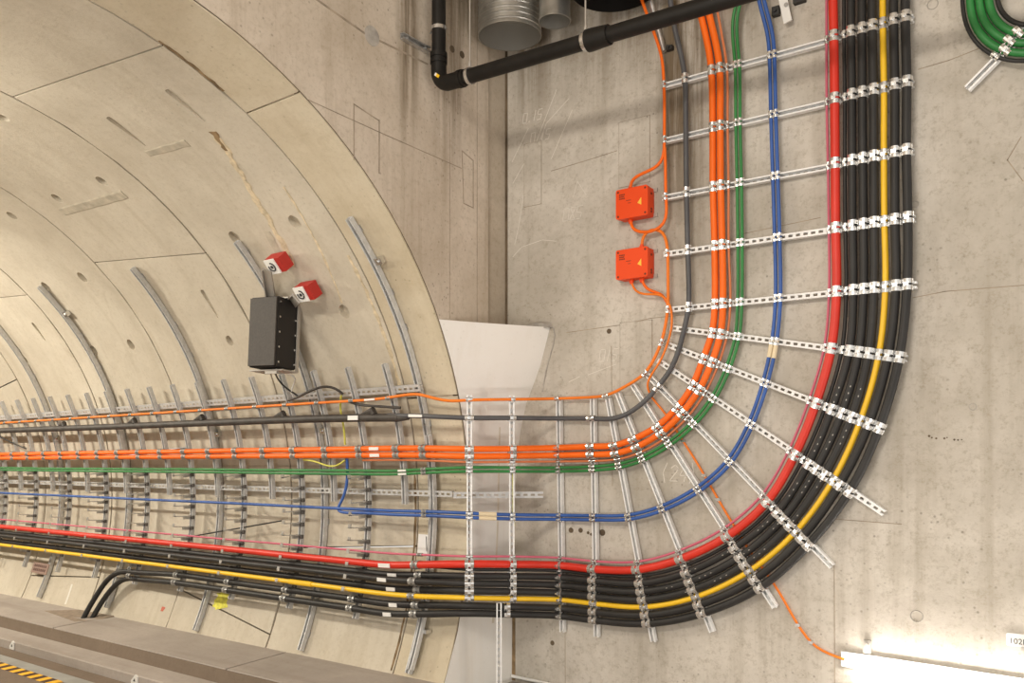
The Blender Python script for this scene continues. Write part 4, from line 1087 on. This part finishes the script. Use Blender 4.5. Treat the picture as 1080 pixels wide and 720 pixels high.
def duct(x, y, r, zb, lab, ribs, group, shell='duct', inner='ductin'):
    base = V((x, y, zb)); t = thing('ventilation_duct', lab, 'duct', base, group)
    n = 40; prof = []
    z = zb; prof = [(r, zb), (r + .006, zb), (r + .006, zb + .012)]
    z = zb + 0.03
    k = 0
    while z < zb + 1.0:
        prof += [(r + .001, z), (r + .007, z + .008), (r + .001, z + .016)] if ribs else [(r + .001, z)]
        z += ribs if ribs else 0.2
    mb = MB(); rows = [[mb.bm.verts.new((x + q * math.cos(2 * PI * i / n), y + q * math.sin(2 * PI * i / n), zz)) for i in range(n)] for q, zz in prof]
    for a, b in zip(rows, rows[1:]):
        for i in range(n): mb.bm.faces.new((a[i], a[(i + 1) % n], b[(i + 1) % n], b[i]))
    mb.build('duct_shell', M[shell], t, smooth=35).location = -base
    mb = MB(); q = r - .003
    a = [mb.bm.verts.new((x + q * math.cos(2 * PI * i / n), y + q * math.sin(2 * PI * i / n), zb + .001)) for i in range(n)]; b = [mb.bm.verts.new((v.co.x, v.co.y, zb + .22)) for v in a]
    for i in range(n): mb.bm.faces.new((a[i], a[(i + 1) % n], b[(i + 1) % n], b[i]))
    mb.bm.faces.new(b)
    mb.build('duct_lining', M[inner], t, smooth=35).location = -base
duct(0.315, 3.22, 0.245, 3.735, 'large ribbed spiral duct with open lower end beside the corner', 0.042, 'open duct ends')
duct(0.72, 3.25, 0.118, 3.745, 'small smooth duct with open lower end right of the large ribbed one', 0.0, 'open duct ends')
duct(1.25, 3.22, 0.30, 3.80, 'wide dark duct end at the top above the drain pipe', 0.09, 'open duct ends', 'pipe', 'pipe')

# grey conduit beside the thin orange cable at the top
base = V((1.47, YW, 3.42)); t = thing('conduit', 'grey conduit stub beside the thin orange cable above the top rail', 'conduit', base)
mb = MB(); mb.tube([V((1.36, YW - .10, 3.95)), V((1.43, YW - .045, 3.62)), V((1.475, YW - .035, 3.43))], .02, 12); mb.build('conduit_tube', M['galv_dull'], t, smooth=40).location = -base
mb = MB(); mb.box((1.515, YW - .02, 3.45), (1, 0, 0), (0, 1, 0), (0, 0, 1), .05, .04, .03); mb.tube([V((1.515, YW - .04, 3.45)), V((1.515, YW - .06, 3.45))], .012, 8); mb.build('conduit_saddle', M['darkm'], t).location = -base
# hanger strap at the top right of the blue cables
base = V((2.40, YW, 3.46)); t = thing('hanger_strap', 'pale steel hanger strap bolted to the wall right of the blue cables', 'hanger', base)
mb = MB(); mb.box((2.365, YW - .06, 3.56), V((-.2, 0, .98)).normalized(), (0, 1, 0), V((.98, 0, .2)).normalized(), .40, .012, .055); mb.build('strap', M['tag'], t).location = -base
for x in (2.31, 2.47):
    mb = MB(); mb.box((x, YW - .02, 3.50 + (x - 2.39) * .25), (1, 0, 0), (0, 1, 0), (0, 0, 1), .05 if x < 2.4 else .08, .04, .06); mb.tube([V((x, YW - .04, 3.50 + (x - 2.39) * .25)), V((x, YW - .055, 3.50 + (x - 2.39) * .25))], .012, 8)
    mb.build('wall_plate', M['darkm'], t).location = -base
mb = MB(); mb.tube([V((2.395, YW - .064, 3.48)), V((2.395, YW - .075, 3.48))], .014, 10); mb.build('strap_bolt', M['bolt'], t).location = -base
# green loop at the far right
cx_, cz_ = 3.84, 3.16
def uloop(ro):
    P = [V((cx_ - ro, YW - .075, 4.1)), V((cx_ - ro, YW - .075, 3.5))]
    for k in range(9):
        a = PI + PI / 2 * k / 8; P.append(V((cx_ + ro * math.cos(a), YW - .075, cz_ + ro * 1.20 * math.sin(a) * (0.95))))
    P += [V((cx_ + .4, YW - .075, P[-1].z)), V((cx_ + 1.2, YW - .075, P[-1].z))]
    return P
lo = [('black_cable', 'black', .385, .012, 'slim black cable forming the outer line of the green loop in the top right corner'), ('green_cable', 'green', .345, .023, 'outermost thick green cable of the loop in the top right corner'), ('green_cable', 'green', .297, .023, 'second thick green cable of the loop in the top right corner, counted from outside'),
      ('green_cable', 'green', .249, .023, 'innermost thick green cable of the loop in the top right corner'), ('black_cable', 'black', .205, .014, 'slim black cable forming the inner line of the green loop in the top right corner')]
for nm, m, ro, r, lab in lo:
    cable(nm, lab, uloop(ro), r, m, group='cables of the top right loop')
a = V((3.477, YW - .022, 2.653)); b = V((3.80, YW - .022, 2.94)); tg = (b - a).normalized()
t = thing('slotted_rail', 'short slanting slotted rail under the green loop in the top right corner', 'rail', a)
mb = MB(); channel(mb, [a.lerp(b, k / 2) for k in range(3)], [V((0, -1, 0))] * 3); mb.build('rail_channel', M['galv'], t).location = -a
for nm, m, ro, r, lab in lo:
    o, P, r_ = CABLES[lab]
    q = min(P, key=lambda p: abs((p - a).dot(tg.cross(V((0, 1, 0))))) + (abs(p.x - 3.65) > .3) * 9)
    place(clamp_mesh(r), 'cable_clamp', t, basis(tg, V((0, -1, 0)).cross(tg), V((0, -1, 0)), V((q.x, YW - .075, q.z))))

# ================================================================== WALL LIGHT AND PLATE (lower right)
base = V((2.74, YW, -0.87))
t = thing('wall_light', 'long glowing batten light low on the side wall at the right', 'light', base)
sl = -0.010
mb = MB(); ux = V((1, 0, sl)).normalized(); uz = V((-sl, 0, 1)).normalized(); ctr = V((3.66, YW - .05, -0.842))
mb.box(ctr + V((0, .034, 0)), ux, (0, 1, 0), uz, 1.84, .028, .012); mb.box(ctr + V((0, .038, -.045)), ux, (0, 1, 0), uz, 1.84, .016, .10); mb.build('light_housing', M['ledbody'], t).location = -base
mb = MB(); mb.tube([V((2.83, YW - .055, -0.885)), V((4.56, YW - .055, -0.902))], .034, 14); mb.build('light_diffuser', M['led'], t, smooth=40).location = -base
for x in (2.90, 4.3):
    mb = MB(); mb.box((x, YW - .01, -0.785), (1, 0, 0), (0, 1, 0), (0, 0, 1), .045, .02, .10); mb.tube([V((x, YW - .02, -0.765)), V((x, YW - .03, -0.765))], .014, 8)
    mb.build('mounting_lug', M['bracket'], t).location = -base
base = V((3.81, YW, -0.625))
t = thing('number_plate', 'white wall plate numbered 102N above the batten light', 'sign', base)
mb = MB(); rounded_plate(mb, 3.81, -0.622, .27, .075, YW - .001, YW - .010, .010); mb.build('plate', M['white'], t).location = -base
me = text_mesh('102N', 0.046); o = finish(me, 'lettering', M['ink'], t); o.rotation_euler = (PI / 2, 0, 0); o.location = V((3.742, YW - .0106, -0.630)) - base
mb = MB(); mb.box((3.81, YW - .012, -0.668), (1, 0, 0), (0, 1, 0), (0, 0, 1), .12, .024, .02); mb.build('plate_clip', M['bracket'], t).location = -base

# ================================================================== LOUDSPEAKER
# box hangs from two red brackets on the second curved strut
ths_ = 31.0
nrm = TN(34); tanv = V((0, -math.sin(math.radians(34)), math.cos(math.radians(34))))
cs_ = TP(-1.562, 31.4, .28)
base = cs_.copy()
t = thing('loudspeaker', 'dark boxy tunnel loudspeaker hung on red brackets above the cables', 'loudspeaker', base)
up = V((0, 0.05, 1)).normalized(); fx = V((0.977, 0.21, 0)).normalized(); fx = (fx - up * fx.dot(up)).normalized(); fy = up.cross(fx)
fx2 = V((0.80, 0.60, 0))
def sbox(mb, off, s):
    c = cs_ + fx * off[0] + fy * off[1] + up * off[2]; mb.box(c, fx, fy, up, *s)
SPK_W, SPK_D, SPK_H = 0.285, 0.26, 0.585
mb = MB(); sbox(mb, (0, 0, 0), (SPK_W, SPK_D, SPK_H)); bmesh.ops.bevel(mb.bm, geom=mb.bm.edges[:], offset=.008, segments=2, affect='EDGES'); mb.build('cabinet', M['spk2'], t, smooth=35).location = -base
mb = MB(); sbox(mb, (0, -SPK_D / 2 - .006, 0), (SPK_W - .012, .014, SPK_H - .02)); g_ = mb.build('grille', M['spk'], t); g_.location = -base
for k in range(5):
    for j in (-1, 1):
        mb = MB(); sbox(mb, (SPK_W / 2 + .002, j * (SPK_D / 2 - .03), -.25 + k * .125), (.008, .014, .014))
        mb.build('cabinet_screw', M['clamp'], t).location = -base
mb = MB(); sbox(mb, (SPK_W / 2 + .015, SPK_D / 2 - .005, .0), (.012, .03, SPK_H + .04)); sbox(mb, (0, 0.02, -SPK_H / 2 - .02), (SPK_W + .06, .20, .012)); sbox(mb, (.05, -.06, -SPK_H / 2 - .035), (.12, .03, .03)); sbox(mb, (.0, .05, SPK_H / 2 + .012), (SPK_W, .12, .010))
mb.build('cradle', M['bracket'], t).location = -base
for px, th, red in ((-1.27, 41.9, 1), (-1.13, 36.5, 1)):
    p = TP(px, th, .10); tn = TN(th); tx = V((1, 0, 0)); ty = tn.cross(tx)
    mb = MB(); mb.box(p, tx, ty, tn, .18, .125, .10); hb = mb.build('red_bracket', M['redpaint'], t); hb.location = -base; hb['label'] = 'red painted block bracket'
    q = p + tn * .055 + tx * (-.028)
    mb = MB(); mb.box(q, tx, ty, tn, .12, .128, .012); f_ = mb.build('bracket_face', M['tag'], hb); 
    mb = MB(); mb.tube([q + ty * .034 * math.cos(a) + tx * .034 * math.sin(a) + tn * .008 for a in [2 * PI * k / 16 * .8 for k in range(17)]], .006, 6); mb.tube([q + tn * .005, q + tn * .012], .014, 10); mb.build('bracket_scale', M['ink'], hb)
    a0 = q + tn * .012 - ty * .03 - tx * .08; b0 = cs_ + up * (SPK_H / 2 - .02) + fx * (-.09 if px < -1.25 else .12) + fy * .08
    d_ = (b0 - a0); dn = d_.normalized(); sd = dn.cross(tn).normalized()
    mb = MB(); mb.box((a0 + b0) / 2, dn, sd, dn.cross(sd), d_.length + .06, .085, .012); mb.box((a0 + b0) / 2 + sd * .045, dn, sd, dn.cross(sd), d_.length, .012, .04); mb.build('bracket_arm', M['bracket'], t).location = -base
# loose wires at the loudspeaker
cable('speaker_wire', 'white wire hanging from the underside of the loudspeaker', [cs_ - up * .30 + fx * .06 - fy * .02, TP(-1.63, 22.6, .18), TP(-1.72, 21.2, .16), TP(-1.80, 20.0, .14), TP(-1.79, 18.6, .13)], .007, 'tag', 'wire')
cable('speaker_wire', 'black wire hanging from the underside of the loudspeaker', [cs_ - up * .30 + fx * .02, TP(-1.86, 22.4, .18), TP(-1.84, 21.0, .16), TP(-1.76, 19.8, .14), TP(-1.72, 18.9, .13)], .008, 'black', 'wire')
cable('earth_wire', 'brownish black lead looping over the upper slotted rail right of the loudspeaker', [TP(-1.86, 18.6, .15), TP(-1.695, 19.1, .17), TP(-1.50, 20.1, .19), TP(-1.265, 20.8, .19), TP(-1.18, 20.2, .16), TP(-1.15, 18.9, .13)], .011, 'heat', 'wire')
cable('earth_wire', 'yellow green wire dropping behind the sleeved cable to the orange pair', [TP(-1.20, 18.6, .11), TP(-1.262, 16.5, .10), TP(-1.262, 13, .10), TP(-1.27, 10.3, .11)], .009, 'yelgreen', 'wire')
cable('earth_wire', 'yellow green wire looping under the orange pair in the tunnel', [TP(-1.80, 7.9, .15), TP(-1.62, 7.65, .17), TP(-1.50, 7.1, .18), TP(-1.40, 6.75, .18), TP(-1.31, 6.9, .18), TP(-1.24, 7.8, .16)], .008, 'yelgreen', 'wire')
cable('earth_wire', 'yellow green wire beside the rail on the wall side of the infill', [V((0.345, 3.22, 0.345)), V((0.362, 3.20, 0.29)), V((0.360, 3.21, 0.15)), V((0.358, 3.21, -0.03)), V((0.35, 3.23, -0.12))], .0075, 'yelgreen', 'wire')
cable('black_wire', 'thin black wire sagging diagonally across the tunnel wall below the blue cables', [TP(-3.75, -7.9, .11), TP(-3.22, -6.3, .115), TP(-2.73, -4.9, .12), TP(-2.15, -3.2, .13)], .007, 'black', 'wire')
cable('black_wire', 'thin black wire curving up to the orange pair at the far left edge', [TP(-8.3, 15.6, .17), TP(-7.92, 14.9, .16), TP(-7.65, 13.2, .15), TP(-7.2, 10.9, .14)], .009, 'black', 'wire')
cable('black_wire', 'short black lead slung under the orange cable at the tunnel mouth', [TP(-1.10, 17.7, .14), TP(-0.95, 17.1, .16), TP(-0.75, 16.7, .16), TP(-0.5, 16.2, .15)], .011, 'heat', 'wire')

# ================================================================== SMALL SIGNS IN THE TUNNEL
def tplate(X, th, w, h, o, name, lab, mat):
    base = TP(X, th, o); tn = TN(th); tx = V((1, 0, 0)); ty = tn.cross(tx)
    t = thing(name, lab, 'sign', base); mb = MB(); mb.box(base, tx, ty, tn, w, h, .006); mb.build('plate', M[mat], t).location = -base
    return t, base, tx, ty, tn
t, b_, tx, ty, tn = tplate(-6.77, -18.1, .40, .135, .066, 'brown_sign', 'small brown sign with dark lettering on a strut low in the tunnel', 'brownsign')
mb = MB()
for r_ in (.028, -.022):
    for k in range(7): mb.box(b_ + tx * (-.14 + k * .046) + ty * r_ + tn * .004, tx, ty, tn, .032, .030, .003)
mb.build('lettering', M['browntxt'], t).location = -b_
t, b_, tx, ty, tn = tplate(-0.475, -5.7, .12, .17, .004, 'paper_notice', 'white paper notice on the tunnel wall behind the first curved strut', 'paper')
mb = MB(); mb.tube([b_ + tx * .03 + ty * .07 + tn * .006, b_ + tx * .045 - ty * .05 + tn * .006, b_ + tx * .06 + ty * .07 + tn * .006], .003, 6); mb.build('wire_loop', M['ink'], t).location = -b_
for X, lab in ((-5.15, 'small white marker with dark triangle on the ledge, nearest the left edge'), (-2.78, 'small white marker with dark triangle on the ledge, lower and further right')):
    z = -1.505 + G * X; y = 1.868
    t = thing('track_marker', lab, 'marker', (X, y, z), 'ledge markers'); base = V((X, y, z))
    mb = MB()
    P = [(-.052, -.042), (.052, -.042), (.052, .032), (.015, .048), (-.052, -.012)]
    a = [mb.bm.verts.new((X + x, y + .008, z + q)) for x, q in P]; b = [mb.bm.verts.new((X + x, y - .006, z + q)) for x, q in P]
    for i in range(5): mb.bm.faces.new((a[i], a[(i + 1) % 5], b[(i + 1) % 5], b[i]))
    mb.bm.faces.new(a); mb.bm.faces.new(b[::-1]); mb.build('marker_plate', M['white'], t).location = -base
    mb = MB(); v = [mb.bm.verts.new((X + x, y - .0085, z + q)) for x, q in ((-.014, -.012), (.016, -.012), (.010, .014))]; v2 = [mb.bm.verts.new((q.co.x, y - .005, q.co.z)) for q in v]
    mb.bm.faces.new(v)
    for i in range(3): mb.bm.faces.new((v[i], v[(i + 1) % 3], v2[(i + 1) % 3], v2[i]))
    mb.build('marker_triangle', M['ink'], t).location = -base
# ---- hazard striped edge of the equipment in the bottom left corner
X0, X1 = -7.2, -3.42
base = V((X1, 1.5, -1.55 + G * X1))
t = thing('track_trolley', 'dark track equipment with yellow and black hazard stripe edge in the bottom left corner', 'equipment', base)
mb = MB(); mb.quad((X0, 1.70, -1.545 + G * X0), (X1 + .35, 1.70, -1.545 + G * X1), (X1 + .35, 1.552, -1.545 + G * X1), (X0, 1.552, -1.545 + G * X0))
mb.bm.free(); mb = MB(); mb.box((( X0 + X1) / 2 + .3, 1.625, -1.549 + G * (X0 + X1) / 2 ), V((1, 0, G)).normalized(), (0, 1, 0), V((-G, 0, 1)).normalized(), X1 - X0 + .6, .145, .012); mb.build('edge_plate', M['plategrey'], t).location = -base
mbs = {True: MB(), False: MB()}
x = X0; w = .088; i = 0; lean = .03
while x < X1:
    m_ = mbs[i % 2 == 0]
    f = lambda xx, y, z: V((xx, y, z + G * xx))
    a = [f(x, 1.552, -1.543), f(x + w, 1.552, -1.543), f(x + w - lean, 1.43, -1.553), f(x - lean, 1.43, -1.553)]
    b = [q + V((0, 0, -.05)) for q in a]
    va = [m_.bm.verts.new(q) for q in a]; vb = [m_.bm.verts.new(q) for q in b]
    m_.bm.faces.new(va); m_.bm.faces.new(vb[::-1])
    for k in range(4): m_.bm.faces.new((va[k], va[(k + 1) % 4], vb[(k + 1) % 4], vb[k]))
    x += w; i += 1
o = mbs[True].build('hazard_stripe', M['haz_y'], t); o.location = -base; o['label'] = 'yellow stripes'
o = mbs[False].build('hazard_stripe', M['haz_k'], t); o.location = -base; o['label'] = 'black stripes'
mb = MB(); 
mb.box(((X0 + X1) / 2 - .1, 1.20, -1.62 + G * -5.3), (1, 0, 0), (0, 1, 0), (0, 0, 1), X1 - X0 - .2, .46, .10)
for k in range(9): mb.tube([V((-6.9 + k * .38, 1.33, -1.60 - .08)), V((-6.9 + k * .38, 1.33, -1.56 - .06))], .05, 10)
mb.build('trolley_frame', M['darkm'], t).location = -base
# pipe and conduit at the foot of the infill
cable('green_conduit', 'short green hose on the ground at the foot of the infill', [V((0.10, 3.28, -1.452)), V((0.2, 3.30, -1.455)), V((0.28, 3.42, -1.45)), V((0.40, 3.55, -1.44))], .018, 'green', 'hose')
cable('pale_conduit', 'pale conduit along the foot of the side wall', [V((0.06, YW - .02, -1.43)), V((0.35, YW - .02, -1.432)), V((0.8, YW - .02, -1.437)), V((1.6, YW - .02, -1.44))], .014, 'tag', 'conduit')

# ================================================================== LIGHT
def area(name, loc, target, size, power, col):
    l = bpy.data.lights.new(name, 'AREA'); l.energy = power; l.color = col; l.shape = 'RECTANGLE'; l.size = size[0]; l.size_y = size[1]
    o = bpy.data.objects.new(name, l); C.objects.link(o); o.location = loc
    d = V(target) - V(loc); o.rotation_euler = d.to_track_quat('-Z', 'Y').to_euler(); return o
area('hall_lamp', (2.6, -4.8, 4.0), (1.6, 3.6, 1.5), (2.4, 0.5), 190, (1.0, 0.91, 0.79))
area('hall_lamp', (2.5, -5.2, -0.9), (2.4, 3.6, 0.2), (5.0, 0.10), 130, (1.0, 0.95, 0.88))
area('wall_lamp', (6.4, YW - .12, -0.92), (4.2, YW, 0.6), (2.0, 0.08), 60, (1.0, 0.95, 0.88))
for X, pw in ((-2.5, 45), (-6.4, 165), (-10.5, 150), (-14, 80)):
    area('tunnel_lamp', (X, -0.9, 2.76 + G * X), (X + 1.0, 2.6, 0.4), (1.2, 0.14), pw, (1.0, 0.93, 0.80))
w = bpy.data.worlds.new('hall'); bpy.context.scene.world = w; w.use_nodes = True
w.node_tree.nodes['Background'].inputs['Color'].default_value = (1.0, 0.955, 0.89, 1); w.node_tree.nodes['Background'].inputs['Strength'].default_value = 0.78

# ================================================================== CAMERA
cam = bpy.data.cameras.new('camera'); co = bpy.data.objects.new('camera', cam); C.objects.link(co)
cam.sensor_width = 36; cam.lens = 36 * 892.1 / 1080; cam.shift_y = (466.2 - 360) / 1080; cam.clip_end = 100
co.location = (4.2917, -2.1381, 0.5364); co.rotation_euler = (PI / 2, 0, 0.6358)
sc = bpy.context.scene; sc.camera = co
sc.view_settings.view_transform = 'Standard'; sc.view_settings.look = 'None'; sc.view_settings.gamma = 1; sc.view_settings.exposure = 0.20
sc.view_settings.use_curve_mapping = False
